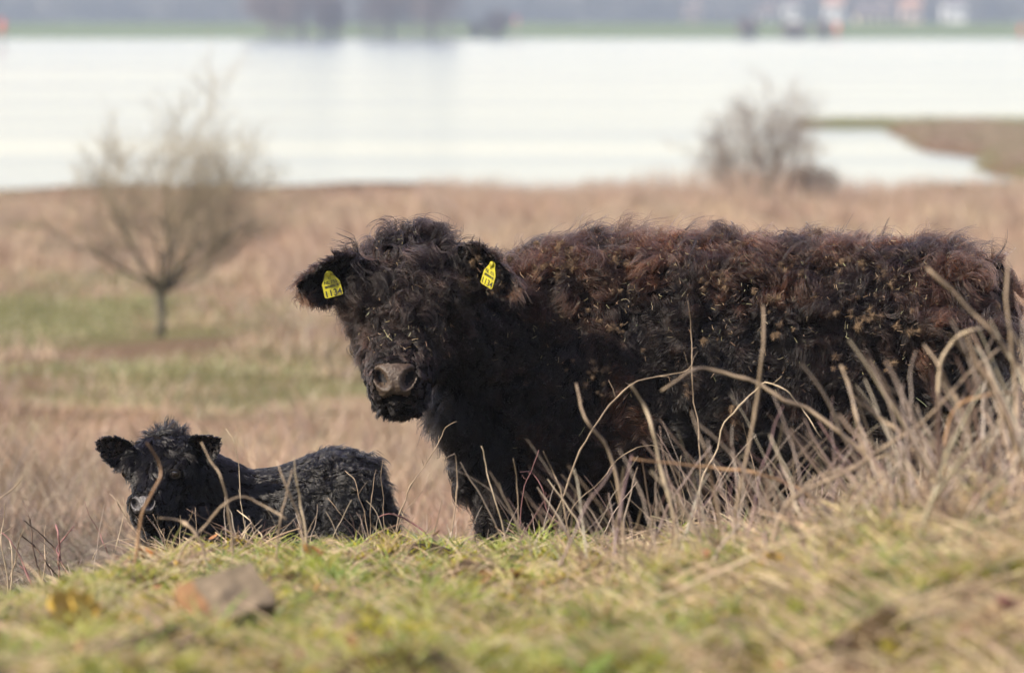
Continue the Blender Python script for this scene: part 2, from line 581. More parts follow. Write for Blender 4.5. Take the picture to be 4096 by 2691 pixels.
# --- wide field behind
def field(name, n, y0, y1, lmin, lmax, r0, cols, w, green, pad=2.0, pw=1.0, lean=.35, thr=.5):
    x, y = fan(n, y0, y1, pad, pw)
    g = greenness(x, y)
    pr = g if green else 1 - g
    keep = (RNG.random(len(x)) < (pr * 1.3 - .12)) & (np.hypot(x + 3.5, (y - 54.5) * .35) > 1.0) & (height(x, y, False) > .03)
    x, y = x[keep], y[keep]
    n = len(x)
    cl = .6 + .5 * np.clip(G2(np.stack([x, y], -1) / np.array([1, 2.0]), 2.2) + .3, 0, 1.2)
    L = RNG.uniform(lmin, lmax, n) * (cl if not green else 1)
    if not green:
        L = L * (1 - .8 * np.clip(np.maximum(greenness(x, y), np.maximum(greenness(x, y + 5), greenness(x, y + 9) * .8)), 0, 1)) * (1 - .72 * sstep(95, 118, y))
        L = L * np.clip(.75 + .55 * G1(np.stack([x, y], -1) / np.array([1, 1.6]), 1.3), .2, 1.4)
        L = np.maximum(L, .06)
    c = pal(n, cols, w)
    dk = G3(np.stack([x, y], -1) / np.array([1, 1.8]), 3.1)[:, None]
    c = c * (1 - .42 * sstep(-1.2, -2.2, x) * (1 - sstep(26, 38, y)))[:, None]  # shadowed tall grass at the near left, painted as darker colour
    rs_ = sstep(-.6, .8, G4(np.stack([x, y], -1) / np.array([1, 2.2]) + 31, 2.6))[:, None]
    if not green: c = c * (rs_ * np.array([.92, .78, .72]) + (1 - rs_) * np.array([1.06, 1.08, 1.0]))
    c = np.clip(c * (1 + .26 * dk * np.array([1, 1.05, 1.1])), 0, 1)
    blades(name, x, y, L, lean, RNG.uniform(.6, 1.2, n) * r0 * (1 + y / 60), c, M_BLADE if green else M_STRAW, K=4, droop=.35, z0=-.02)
TAN = [(.37, .262, .162), (.31, .212, .13), (.25, .158, .10), (.42, .322, .198), (.16, .094, .065)]
field('tall_dead_grass', 60000, 22, 46, .2, .6, .0022, TAN, [4, 3, 2, 3, 2], False)
field('brown_field_grass', 90000, 44, 124, .25, .75, .0035, TAN, [4, 4, 3, 2, 2], False, pw=.8)
field('green_field_grass', 70000, 24, 124, .05, .16, .0035, [(.19, .195, .055), (.25, .235, .085), (.32, .26, .13)], [3, 3, 3], True)
# reeds on the water's edge
x, y = fan(16000, 108, 128, 3)
k = (x > -2) & (RNG.random(len(x)) < .45 + .4 * G1(np.stack([x, y], -1), 3.5))
x, y = x[k], y[k]; n = len(x)
blades('reeds', x, y, RNG.uniform(.25, .75, n) * (.55 + .75 * np.exp(-((x - 5.0) / 2.0) ** 2)), .15, RNG.uniform(.006, .01, n),
       pal(n, [(.36, .255, .17), (.30, .195, .13)], [2, 2]), M_STRAW, K=4, droop=.2)
# growth on the spit
x = RNG.uniform(10.3, 26, 16000); y = RNG.uniform(140, 208, 16000)
k = height(x, y, False) > .06
x, y = x[k], y[k]; n = len(x)
gk = greenness(x, y)[:, None]
c = pal(n, [(.26, .165, .115), (.21, .13, .09)]) * (1 - gk) + gk * pal(n, [(.17, .19, .06)])
blades('spit_grass', x, y, RNG.uniform(.05, .2, n), .4, RNG.uniform(.008, .014, n), c, M_STRAW, K=3, droop=.3)

# ------------------------------------------------------------------ bare shrubs
def grow(p, d, L, r, level, out, rnd, spread=.55, up=.25, kids=(5, 6, 5, 4), shrink=.56):
    nseg = 5
    pts = [Vector(p)]
    rads = [r]
    cur = Vector(d).normalized()
    for i in range(nseg):
        cur = (cur + Vector((rnd.gauss(0, .2), rnd.gauss(0, .2), rnd.gauss(0, .16) + up * .14))).normalized()
        pts.append(pts[-1] + cur * L / nseg)
        rads.append(r * (1 - .75 * (i + 1) / nseg))
    out.append((level, pts, rads))
    if level >= 3: return
    for k in range(kids[level]):
        t = rnd.uniform(.25, 1)
        i = min(int(t * nseg), nseg - 1)
        u = t * nseg - i
        q = pts[i].lerp(pts[i + 1], min(u, 1))
        ax = Vector((rnd.gauss(0, 1), rnd.gauss(0, 1), rnd.gauss(0, .6))).normalized()
        dd = ((pts[i + 1] - pts[i]).normalized() + ax * spread * rnd.uniform(.7, 1.4) + Vector((0, 0, up * .5))).normalized()
        grow(q, dd, L * shrink * rnd.uniform(.7, 1.25), max(rads[i] * .55, .0018), level + 1, out, rnd, spread, up, kids, shrink)
def shrub(name, loc, label, limbs, mat_t, mat_c, seed, kids=(5, 6, 5, 4), trunk=None, rscale=1.0):
    rnd = random.Random(seed)
    root = tag(empty(name, loc), label, 'shrub')
    tr, cw = MB(), MB()
    if trunk:
        tr.tube([Vector(loc) + Vector(q) for q, _ in trunk], [r for _, r in trunk], 8)
    for off, d, L, r in limbs:
        out = []
        grow(Vector(loc) + Vector(off), d, L, r, 0, out, rnd, kids=kids)
        for lv, pts, rads in out:
            rads = [max(q * rscale, .0022 * rscale) for q in rads]
            if lv == 0: tr.tube(pts, rads, 6)
            else: cw.tube(pts, rads, 3, cap=False)
    tr.build('trunk', mat_t, root)
    cw.build('crown', mat_c, root)
    return root
m_bark = noisy('olive_grey_bark', (.09, .075, .05), (.17, .15, .10), 18, .9, .4)
m_twig = noisy('olive_brown_twig', (.19, .16, .105), (.29, .24, .16), 6, .9)
m_twig2 = noisy('grey_brown_twig', (.14, .105, .08), (.23, .175, .13), 5, .9)
bx, by = P(640, 1300, 57).x, 57.0
limbs = []
rl = random.Random(5)
for k in range(18):
    a = rl.uniform(0, 6.28)
    tilt = R(rl.choice((4, 12, 20, 28, 38, 50, 64)) + rl.uniform(-5, 5))
    limbs.append(((math.cos(a) * .03, math.sin(a) * .03, .36 + .2 * rl.random()), (math.cos(a) * math.sin(tilt) + .05, math.sin(a) * math.sin(tilt), math.cos(tilt)),
                  rl.uniform(.85, 1.35) * (1.08 - .15 * math.sin(tilt)), rl.uniform(.016, .03)))
shrub('bare_shrub', (bx, by, hz(bx, by) - .03), 'bare vase-shaped shrub with one short trunk standing on the grass above the calf', limbs, m_bark, m_twig, 21,
      kids=(8, 6, 4, 0), trunk=[((0, 0, 0), .06), ((.01, 0, .2), .05), ((0, 0, .42), .055), ((.01, 0, .56), .03)], rscale=.82)
def clump_limbs(seed, n, w, h, r):
    q = random.Random(seed); out = []
    for k in range(n):
        a = q.uniform(0, 6.28); tl = q.uniform(0, .6)
        ox, oy = q.uniform(-w, w), q.uniform(-w, w)
        out.append(((ox * .5, oy * .5, 0), (math.cos(a) * tl + ox / w * .5, math.sin(a) * tl, 1), h * q.uniform(.6, 1.05), r * q.uniform(.7, 1.2)))
    return out
bx, by = P(3020, 760, 112).x, 112.0
shrub('bare_shrub', (bx, by, hz(bx, by) - .03), "tall bare many-stemmed bush at the water's edge above the cow's back", clump_limbs(5, 13, 1.0, 1.55, .02), m_bark, m_twig2, 31,
      kids=(7, 5, 4, 0), rscale=1.6)
bx, by = P(3240, 760, 113.5).x, 113.5
shrub('bare_shrub', (bx, by, hz(bx, by) - .03), 'low dark bare thicket leaning against the taller waterside bush', clump_limbs(8, 12, .9, .66, .016), m_bark, m_twig2, 41,
      kids=(7, 5, 4, 0), rscale=1.8)

# ================================================================== FAR BANK
m_fartrunk = noisy('far_tree_bark', (.06, .05, .04), (.10, .085, .07), 3, .9)
m_farwood = noisy('far_bare_crown', (.10, .075, .068), (.16, .12, .10), .6, .95)
m_conifer = noisy('far_wood', (.035, .04, .035), (.085, .075, .06), .15, .95)
def far_crown(rnd, c, rad, n, s):
    """many small twig faces filling an uneven crown"""
    g = np.random.default_rng(rnd.randrange(1 << 30))
    d = g.normal(size=(n, 3)); d /= np.linalg.norm(d, axis=1, keepdims=True)
    lob = 1 + .25 * np.sin(d @ g.normal(size=3) * 4 + 1) + .18 * np.sin(d @ g.normal(size=3) * 7)
    p = np.array(c) + d * (g.random((n, 1)) ** .45) * np.array(rad) * lob[:, None]
    a = g.normal(size=(n, 3)) * s; b = g.normal(size=(n, 3)) * s * .5
    a[:, 2] += s * .8
    v = np.stack([p - a, p + a, p + b], 1).reshape(-1, 3)
    return v, np.arange(3 * n).reshape(-1, 3)
def far_tree(px, d, w, h, label, seed, n=3600, s=.27, name='bank_tree', cat='tree', group=None, trunk=True, base=None):
    rnd = random.Random(seed)
    xx = P(px, 100, d).x
    zz = hz(xx, d) if base is None else base
    root = tag(empty(name, (xx, d, zz - .05)), label, cat, group)
    V, Fs, o = [], [], 0
    for k in range(5):
        cx = xx + rnd.uniform(-.45, .45) * w * .6
        cz = zz + h * rnd.uniform(.33, .66)
        v, f = far_crown(rnd, (cx, d + rnd.uniform(-.3, .3) * w, cz), (w * .34, w * .34, h * .34), n // 5, s)
        V.append(v); Fs.append(f + o); o += len(v)
    mesh_obj('crown', np.vstack(V), np.vstack(Fs), m_farwood, root, False)
    if trunk:
        t = MB()
        t.tube([(xx, d, zz - .1), (xx + .1, d, zz + h * .3), (xx, d, zz + h * .6)], [w * .045, w * .03, w * .012], 7)
        for k in range(4):
            e = Vector((xx + rnd.uniform(-.4, .4) * w, d + rnd.uniform(-.2, .2) * w, zz + h * rnd.uniform(.55, .8)))
            t.tube([(xx, d, zz + h * .25), Vector((xx, d, zz + h * .3)).lerp(e, .5), e], [w * .022, w * .015, w * .006], 5)
        t.build('trunk', m_fartrunk, root)
    return root
GB = 'bare trees on the far bank'
far_tree(1090, 903, 9, 10, 'low rounded bare tree at the outer end of the far-bank grove', 1, group=GB)
far_tree(1210, 901, 12, 15, 'broad dense bare tree in the middle of the far-bank grove', 2, 3800, group=GB)
far_tree(1330, 906, 7, 8.5, 'bare tree on the far bank just before the grove opens', 3, 2400, group=GB)
far_tree(1560, 903, 11, 15, 'tall pale brown bare tree beyond the gap in the grove', 4, 3600, group=GB)
far_tree(1725, 901, 10.5, 15, 'tall bare tree mirrored darkly in the river, last of the grove', 5, 4200, group=GB)
far_tree(1990, 902, 3.8, 4.4, 'small dark round bush alone on the far bank', 6, 1600, trunk=True, name='bank_bush', cat='bush')
far_tree(1905, 903, 2.2, 2.2, 'tiny low bush beside the lone round bush on far bank', 12, 700, name='bank_bush', cat='bush')
GK = 'low bushes on the far bank below the houses'
far_tree(2990, 902, 3.2, 3.4, 'low bush on far bank, first below the white houses', 7, 1200, group=GK, name='bank_bush', cat='bush')
far_tree(3190, 902, 5.0, 2.2, 'wide low bush on far bank beneath the houses', 8, 1400, group=GK, name='bank_bush', cat='bush')
far_tree(3300, 902, 2.6, 2.6, 'small bush on far bank next to the red channel marker', 9, 900, group=GK, name='bank_bush', cat='bush')
# distant wood behind the dike
V, Fs, o = [], [], 0
rnd = random.Random(77)
for row, (dd, hh) in enumerate(((1500, 9.5), (1720, 10.5), (1980, 11.5))):
    xw = -420
    while xw < 420:
        w = rnd.uniform(9, 18)
        pxx = 2048 + xw / dd * F
        dip = 1 - .35 * math.exp(-((pxx - 2750) / 130) ** 2) - .3 * math.exp(-((pxx - 3640) / 90) ** 2)
        h = hh * rnd.uniform(.75, 1.15) * dip
        g = 700 if abs(xw) < 260 else 200
        v, f = far_crown(rnd, (xw, dd + rnd.uniform(-25, 25), 1.4 + h * .5), (w * .6, w * .5, h * .52), g, 1.25)
        V.append(v); Fs.append(f + o); o += len(v)
        xw += w * .62
tag(mesh_obj('far_wood', np.vstack(V), np.vstack(Fs), m_conifer, None, False), kind='stuff')

# houses of the village
m_white = noisy('white_render', (.48, .47, .45), (.60, .585, .555), 1.5, .8)
m_cream = noisy('cream_render', (.60, .52, .38), (.70, .62, .47), 1.5, .8)
m_brickpink = noisy('pink_brick', (.40, .30, .25), (.48, .37, .31), 1.5, .85)
m_tile = noisy('dark_roof_tile', (.06, .055, .06), (.12, .105, .10), 3, .8)
m_redtile = noisy('orange_roof_tile', (.24, .14, .10), (.32, .19, .13), 3, .8)
m_pane = noisy('window_glass', (.04, .05, .06), (.07, .08, .09), 2, .15)
def house(px, py_top, d, w, dep, hw, hr, wall, roof, label, nwin):
    c = P(px, py_top, d)
    z0 = hz(c.x, d) - .1
    root = tag(empty('house', (c.x, d, z0)), label, 'house', 'houses behind the far dike')
    x = c.x
    m = MB(); m.box((x, d, z0 + hw / 2), (w / 2, dep / 2, hw / 2))
    m.add([(x - w / 2, d - dep / 2, z0 + hw), (x - w / 2, d + dep / 2, z0 + hw), (x - w / 2, d, z0 + hw + hr), (x + w / 2, d - dep / 2, z0 + hw), (x + w / 2, d + dep / 2, z0 + hw), (x + w / 2, d, z0 + hw + hr)],
          [(0, 2, 1), (3, 4, 5)])
    m.build('wall', wall, root, False)
    m = MB(); e = .35
    for s in (-1, 1):
        a = [(x - w / 2 - e, d + s * (dep / 2 + e), z0 + hw - .2), (x + w / 2 + e, d + s * (dep / 2 + e), z0 + hw - .2), (x + w / 2 + e, d, z0 + hw + hr + .05), (x - w / 2 - e, d, z0 + hw + hr + .05)]
        bq = [(p[0], p[1], p[2] + .22) for p in a]
        m.add(a + bq, [(0, 1, 2, 3), (7, 6, 5, 4), (0, 4, 5, 1), (1, 5, 6, 2), (2, 6, 7, 3), (3, 7, 4, 0)])
    ro = m.build('roof', roof, root, False)
    m = MB(); m.box((x + w * .28, d, z0 + hw + hr + .3), (.35, .35, .7)); ch = m.build('chimney', m_brickpink, ro, False); ch.matrix_parent_inverse = Matrix.Identity(4); ch.parent = ro
    for k in range(nwin):
        wx = x - w / 2 + w * (k + .5) / nwin
        m = MB(); m.box((wx, d - dep / 2 - .03, z0 + hw * .55), (.55, .04, .65)); m.build('window', m_pane, root, False)
    m = MB(); m.box((x - w * .42, d - dep / 2 - .03, z0 + 1.05), (.42, .05, 1.0)); m.build('door', m_tile, root, False)
house(2770, 75, 1180, 3.2, 6, 2.9, 1.8, m_brickpink, m_tile, 'small pinkish house at the end of the far village row', 2)
house(3062, 95, 1120, 3.4, 6, 2.6, 1.5, m_white, m_tile, 'small low white cottage just above the far-bank bushes', 2)
house(3165, 40, 1300, 3.4, 6, 4.6, 1.6, m_white, m_tile, 'narrow white house between the low cottage and the tall one', 2)
house(3335, 45, 1320, 4.0, 6, 4.8, 1.8, m_white, m_redtile, 'tall white house straight above the red channel marker', 2)
house(3495, 90, 1130, 7.0, 7, 2.4, 2.4, m_cream, m_tile, 'wide low cream farmhouse with a long roof behind the dike', 4)
house(3640, 70, 1250, 4.2, 6, 4.2, 1.6, m_brickpink, m_redtile, 'pink brick house beside the wide cream farmhouse', 2)
house(3815, 45, 1400, 5.4, 7, 4.8, 2.0, m_white, m_tile, 'pale house with dark roof, last of the village row', 3)

# channel markers
m_red = noisy('red_marker_paint', (.55, .07, .04), (.65, .11, .06), 3, .5)
m_pole = noisy('weathered_steel', (.22, .21, .2), (.32, .3, .28), 3, .5)
def marker(px, d, ptop, hmark, w, label):
    b0 = P(px, 200, d)
    zt = P(px, ptop, d).z
    root = tag(empty('channel_marker', (b0.x, d, -.3)), label, 'marker', 'red channel markers in the river')
    m = MB(); m.tube([(b0.x, d, -1.5), (b0.x, d, zt - .05)], .09, 8); m.build('pole', m_pole, root)
    m = MB(); m.tube([(b0.x, d, zt - hmark), (b0.x, d, zt)], [w, w * .75], 10); m.build('topmark', m_red, root)
    m = MB(); m.tube([(b0.x, d, -.35), (b0.x, d, .45), (b0.x, d, .7)], [.3, .3, .1], 10); m.build('float', m_pole, root)
marker(8, 640, 82, 1.5, .42, 'red channel marker on a pole before the long green dike')
marker(2066, 760, 70, .9, .2, 'slim reddish channel marker pole standing right of the lone round bush')
marker(3350, 860, 96, 1.5, .42, 'red channel marker below the white houses on the far bank')
marker(4088, 800, 105, 1.3, .35, 'red channel marker at the very edge beyond the last house')

# ================================================================== ANIMALS
def remeshed(mb, voxel, smooth=6):
    me = mesh_np('union', mb.v, mb.f)
    bm = bmesh.new(); bm.from_mesh(me)
    bmesh.ops.recalc_face_normals(bm, faces=bm.faces)
    bm.to_mesh(me); bm.free()
    o = bpy.data.objects.new('union', me)
    COL.objects.link(o)
    md = o.modifiers.new('remesh', 'REMESH'); md.mode = 'VOXEL'; md.voxel_size = voxel
    ms = o.modifiers.new('smooth', 'SMOOTH'); ms.factor = .5; ms.iterations = smooth
    dg = bpy.context.evaluated_depsgraph_get()
    dg.update()
    r = bpy.data.meshes.new_from_object(o.evaluated_get(dg))
    bpy.data.objects.remove(o)
    return r
def co_of(me):
    v = np.empty(len(me.vertices) * 3, np.float32); me.vertices.foreach_get('co', v)
    return v.reshape(-1, 3).astype(float)
def nrm_of(me):
    v = np.empty(len(me.vertices) * 3, np.float32); me.vertices.foreach_get('normal', v)
    return v.reshape(-1, 3).astype(float)
def ear_shape(mb, base, tip, opn, hw, cup, thick=.014, droop=.02):
    base, tip, opn = Vector(base), Vector(tip), Vector(opn).normalized()
    ax = (tip - base); L = ax.length; ax.normalize()
    opn = (opn - ax * opn.dot(ax)).normalized()
    side = ax.cross(opn).normalized()
    nu, nv = 12, 9
    fr, bk = [], []
    for i in range(nu):
        u = i / (nu - 1)
        w = hw * (math.sin(math.pi * (.16 + .78 * u ** .9)) ** .8)
        for j in range(nv):
            v = -1 + 2 * j / (nv - 1)
            c = base + ax * (u * L) + side * (v * w) + opn * (cup * (v * v) * (1 - .3 * u)) + Vector((0, 0, -droop * u * u))
            th = thick * (1 - .55 * abs(v)) * (1.2 - .5 * u)
            fr.append(c + opn * th * .5); bk.append(c - opn * th * .5)
    V = fr + bk; n = nu * nv; Fc = []
    for i in range(nu - 1):
        for j in range(nv - 1):
            a = i * nv + j
            Fc.append((a, a + 1, a + nv + 1, a + nv)); Fc.append((n + a, n + a + nv, n + a + nv + 1, n + a + 1))
    for i in range(nu - 1):
        for j in (0, nv - 1):
            a = i * nv + j; Fc.append((a, a + nv, n + a + nv, n + a))
    for j in range(nv - 1):
        for i in (0, nu - 1):
            a = i * nv + j; Fc.append((a, a + 1, n + a + 1, n + a))
    mb.add(V, Fc)
    return base, tip, side, opn

def surf_samples(me, n, weight):
    """random points on the skin, density by weight(centre, normal)"""
    me.calc_loop_triangles()
    t = np.empty(len(me.loop_triangles) * 3, np.int32); me.loop_triangles.foreach_get('vertices', t); t = t.reshape(-1, 3)
    v = co_of(me); vn = nrm_of(me)
    a, b_, c = v[t[:, 0]], v[t[:, 1]], v[t[:, 2]]
    ar = np.linalg.norm(np.cross(b_ - a, c - a), axis=1) * .5
    w = ar * weight((a + b_ + c) / 3, vn[t].mean(1))
    cum = np.cumsum(w); cum /= cum[-1]
    i = np.searchsorted(cum, RNG.random(n))
    r1, r2 = RNG.random((2, n)); s = np.sqrt(r1)
    bc = np.stack([1 - s, s * (1 - r2), s * r2], -1)
    p = (v[t[i]] * bc[..., None]).sum(1)
    nn = (vn[t[i]] * bc[..., None]).sum(1)
    nn /= np.linalg.norm(nn, axis=1, keepdims=True) + 1e-9
    return p, nn
def unit(a):
    return a / (np.linalg.norm(a, axis=-1, keepdims=True) + 1e-9)
def fur(name, parent, p, n, L, comb, stand, curl_r, curl_f, col, mat, per=12, disc=.008, K=8, rad=.00035, clump=.75, frizz=.12, fly=.04, sag=.25, big=None, attract=.45, swirl=.5):
    """clumped, curling locks: one guide per root, `per` strands around each guide"""
    N = len(p)
    t = np.linspace(0, 1, K)
    if big is None:
        bi = np.arange(N)
    else:                      # neighbouring roots share a lock
        ci = np.nonzero(RNG.random(N) < big)[0]
        kd = KDTree(len(ci))
        for k_, c_ in enumerate(ci): kd.insert(p[c_], k_)
        kd.balance()
        bi = ci[np.array([kd.find(q_)[1] for q_ in p])]
        comb = comb * .5 + comb[bi] * .5 + swirl * RNG.normal(0, .6, (N, 3))[bi]
        L = L * (.35 + .65 * RNG.uniform(.65, 1.35, N)[bi])
        curl_r = curl_r * RNG.uniform(.5, 1.5, N)[bi]; curl_f = curl_f[bi]
        col = col * np.exp(RNG.normal(.05, .55, (N, 1)))[bi]
    comb_t = unit(comb - n * (comb * n).sum(-1, keepdims=True) * .75)
    d0 = unit(n * stand[:, None] + comb_t * (1 - stand[:, None]) + RNG.normal(0, .16, (N, 3)))
    d1 = unit(comb_t + n * (.25 * stand[:, None]) + np.array([0, 0, -sag]) + RNG.normal(0, .2, (N, 3)))
    g = np.empty((N, K, 3)); g[:, 0] = p - n * .004
    for k in range(1, K):
        u = ((k - .5) / (K - 1)) ** .8
        g[:, k] = g[:, k - 1] + unit(d0 * (1 - u) + d1 * u) * (L / (K - 1))[:, None]
    ax = unit(d0 + d1)
    e1 = unit(np.cross(ax, RNG.normal(size=(N, 3))[bi])); e2 = np.cross(ax, e1)
    ph = (RNG.uniform(0, 2 * math.pi, N)[bi] + RNG.normal(0, .35, N))[:, None] + 2 * math.pi * curl_f[:, None] * t * np.where(RNG.random(N) < .5, -1, 1)[bi][:, None]
    amp = (curl_r[:, None] * np.minimum(1, t * 2.2))[..., None]
    g = g + amp * (np.cos(ph)[..., None] * e1[:, None] + np.sin(ph)[..., None] * e2[:, None])
    if big is not None:
        g = g + (p[bi] - p)[:, None] * np.broadcast_to(attract, (N,))[:, None, None] * (t ** 1.2)[None, :, None]
    hgt = ((g - p[:, None]) * n[:, None]).sum(-1)
    lo = (.002 + .10 * L[:, None] * np.minimum(1, t * 2))
    g = g + n[:, None] * np.maximum(0, lo - hgt)[..., None] * (t > 0)[None, :, None]
    # strands
    M = N * per
    gi = np.repeat(np.arange(N), per)
    tb = unit(np.cross(n, np.array([.31, .77, .56]))); tb2 = np.cross(n, tb)
    rr = np.sqrt(RNG.random(M)) * np.broadcast_to(disc, (N,))[gi]; aa = RNG.uniform(0, 2 * math.pi, M)
    off = tb[gi] * (rr * np.cos(aa))[:, None] + tb2[gi] * (rr * np.sin(aa))[:, None]
    isfly = RNG.random(M) < fly
    cl = np.where(isfly, -.6, clump * RNG.uniform(.75, 1.1, M))
    s = RNG.uniform(.6, 1.08, M) * np.where(isfly, 1.15, 1)
    pts = g[gi]
    pts = pts[:, :1] + (pts - pts[:, :1]) * s[:, None, None]
    pts = pts + off[:, None] * (1 - cl[:, None] * t[None])[..., None]
    fz = np.cumsum(RNG.normal(0, 1, (M, K, 3)), axis=1) * (frizz * L[gi] / K)[:, None, None]
    fz -= fz[:, :1]
    pts = pts + fz * np.where(isfly, 2.0, 1)[:, None, None]
    prof = np.interp(t, [0, .25, .7, 1], [.9, 1, .8, .25])
    cc = np.clip(col[gi] * np.exp(RNG.normal(-.1, .55, (M, 1))), 0, 1)
    return curves_obj(name, pts, rad * RNG.uniform(.75, 1.25, (M, 1)) * prof[None], cc, mat, parent), g

def paint_slots(me, mask_v, slot):
    """give polygons whose vertices are all in the mask another material slot"""
    nl = len(me.loops); li = np.empty(nl, np.int32); me.loops.foreach_get('vertex_index', li)
    npol = len(me.polygons); ls = np.empty(npol, np.int32); lt = np.empty(npol, np.int32)
    me.polygons.foreach_get('loop_start', ls); me.polygons.foreach_get('loop_total', lt)
    s = np.add.reduceat(mask_v[li].astype(int), ls)
    mi = np.empty(npol, np.int32); me.polygons.foreach_get('material_index', mi)
    mi[s == lt] = slot
    me.polygons.foreach_set('material_index', mi)

m_skin = noisy('black_hide', (.003, .0025, .0025), (.007, .0055, .005), 60, .9, spec=.05)
m_nose = noisy('grey_brown_nose_leather', (.030, .019, .012), (.066, .045, .030), 130, .5, .35, spec=.35)
m_nosecalf = noisy('dark_nose_leather', (.035, .031, .032), (.06, .055, .056), 160, .38, .5, spec=.5)
m_nostril = noisy('nostril_lining', (.006, .005, .005), (.012, .009, .008), 60, .8)
m_eye = noisy('dark_eye', (.006, .004, .004), (.014, .009, .007), 40, .08, spec=.6)
m_lid = noisy('eyelid_skin', (.005, .004, .0035), (.009, .007, .006), 60, .8, spec=.1)
m_hoof = noisy('dark_hoof', (.02, .018, .016), (.05, .045, .04), 30, .6)
FUR_COW = fur_mat('cow_coat', (.004, .003, .003))
FUR_CALF = fur_mat('calf_coat', (.003, .0027, .0027), .18, 1.42)
UPV = Vector((0, 0, 1))

def head_frame(poll, nose):
    f = (nose - poll).normalized()
    r = Vector((-f.y, f.x, 0)).normalized()
    if r.x < 0: r = -r
    nn = r.cross(f).normalized()
    if nn.y > 0: nn = -nn
    return f, r, nn
def head_parts(mb, poll, nose, k, rings):
    f, r, nn = head_frame(poll, nose)
    L = (nose - poll).length
    rg = []
    for t, hw, top, dep in rings:
        c = poll + f * (t * L) + nn * (top * k - dep * k / 2)
        rg.append((c, r * (hw * k), nn * (dep * k / 2), .82))
    mb.loft(rg)
    return f, r, nn, L

def eye_at(bvh, px, py, rad, root, push=.35):
    o = Vector((0, 0, CAM_Z)); d = (P(px, py, 16) - o).normalized()
    hit, nr_, _, _ = bvh.ray_cast(o, d)
    if hit is None: return None
    c = hit - nr_ * rad * push
    m = MB(); m.ball(c, (Vector((rad, 0, 0)), Vector((0, rad, 0)), Vector((0, 0, rad))), 16, 12)
    e = m.build('eye', m_eye, root)
    # lids: a ring round the visible ball
    a = nr_.cross(UPV).normalized(); b2 = a.cross(nr_).normalized()
    m = MB()
    ring = [c + nr_ * rad * .55 + a * math.cos(q) * rad * 1.12 + b2 * math.sin(q) * rad * .78 for q in np.linspace(0, 2 * math.pi, 19)]
    m.tube(ring, rad * .26, 6, cap=False)
    m.build('eyelid', m_lid, root)
    return hit, nr_

# ------------------------------------------------------------------ the cow
COW_Y = 16.45
cow_root = tag(empty('cow', (0.6, COW_Y, hz(.6, COW_Y))), 'large shaggy black-brown cow with yellow ear tags standing behind the grassy bank', 'cow')
mb = MB()
tor = [(1830, 1330, 1720, .11), (1900, 1220, 1900, .19), (2000, 1120, 2040, .25), (2160, 1012, 2060, .285), (2450, 968, 2070, .31), (2800, 985, 2085, .345),
       (3200, 1000, 2085, .355), (3500, 995, 2050, .34), (3700, 1000, 1990, .31), (3830, 1028, 1900, .27), (3920, 1075, 1780, .20), (3962, 1180, 1600, .10)]
rg = []
for px, top, bot, hw in tor:
    a, b_ = P(px, top, COW_Y), P(px, bot, COW_Y)
    rg.append(((a + b_) / 2, Vector((0, hw, 0)), Vector((0, 0, (a.z - b_.z) / 2)), .9))
mb.loft(rg)
# neck
def ngring(px, py, d, w, h, ax):
    c = P(px, py, d); ax = Vector(ax).normalized(); sidev = ax.cross(UPV).normalized(); up = sidev.cross(ax).normalized()
    return (c, sidev * w, up * h, .95)
mb.loft([ngring(2150, 1410, 16.42, .23, .27, (-1, -.2, .1)), ngring(1960, 1380, 16.34, .20, .205, (-1, -.35, .1)), ngring(1830, 1340, 16.22, .17, .175, (-1, -.7, .1)), ngring(1740, 1230, 16.12, .12, .12, (-.7, -1, .1))])
# brisket
mb.ball(P(1900, 1720, 16.36), (Vector((.075, 0, 0)), Vector((0, .15, 0)), Vector((0, 0, .19))))
mb.ball(P(1835, 1625, 16.24), (Vector((.075, 0, 0)), Vector((0, .11, 0)), Vector((0, 0, .12))))
# head
POLL, NOSE = P(1632, 990, 16.10), P(1580, 1512, 15.80)
fH, rH, nH, LH = head_parts(mb, POLL, NOSE, 1.0, [(-.10, .06, -.02, .12), (-.04, .092, .005, .17), (.06, .118, .018, .21), (.2, .134, .02, .25), (.34, .138, .016, .28), (.5, .128, .010, .27), (.66, .110, .004, .22), (.8, .094, .002, .18), (.92, .090, .002, .165), (1.02, .075, -.012, .14), (1.08, .055, -.035, .09)])
mb.ball(P(1585, 1525, 15.86), (rH * .083, Vector((0, .075, 0)), Vector((0, 0, .072))))
mb.ball(P(1607, 1600, 15.92), (rH * .07, Vector((0, .08, 0)), Vector((0, 0, .05))))
for s in (-1, 1):   # brow ridges and cheeks
    mb.ball(POLL + fH * (.30 * LH) + rH * (s * .105) - nH * .025, (rH * .04, nH * .045, fH * .06))
    mb.ball(POLL + fH * (.42 * LH) + rH * (s * .085) - nH * .13, (rH * .05, nH * .09, fH * .11))
EARL = ear_shape(mb, P(1465, 1090, 16.06), P(1185, 1090, 15.98), (-.05, -1, -.35), .082, .045, droop=.035)
EARR = ear_shape(mb, P(1840, 1045, 16.08), P(2075, 1075, 15.98), (-.3, -1, -.35), .082, .045, droop=.04)
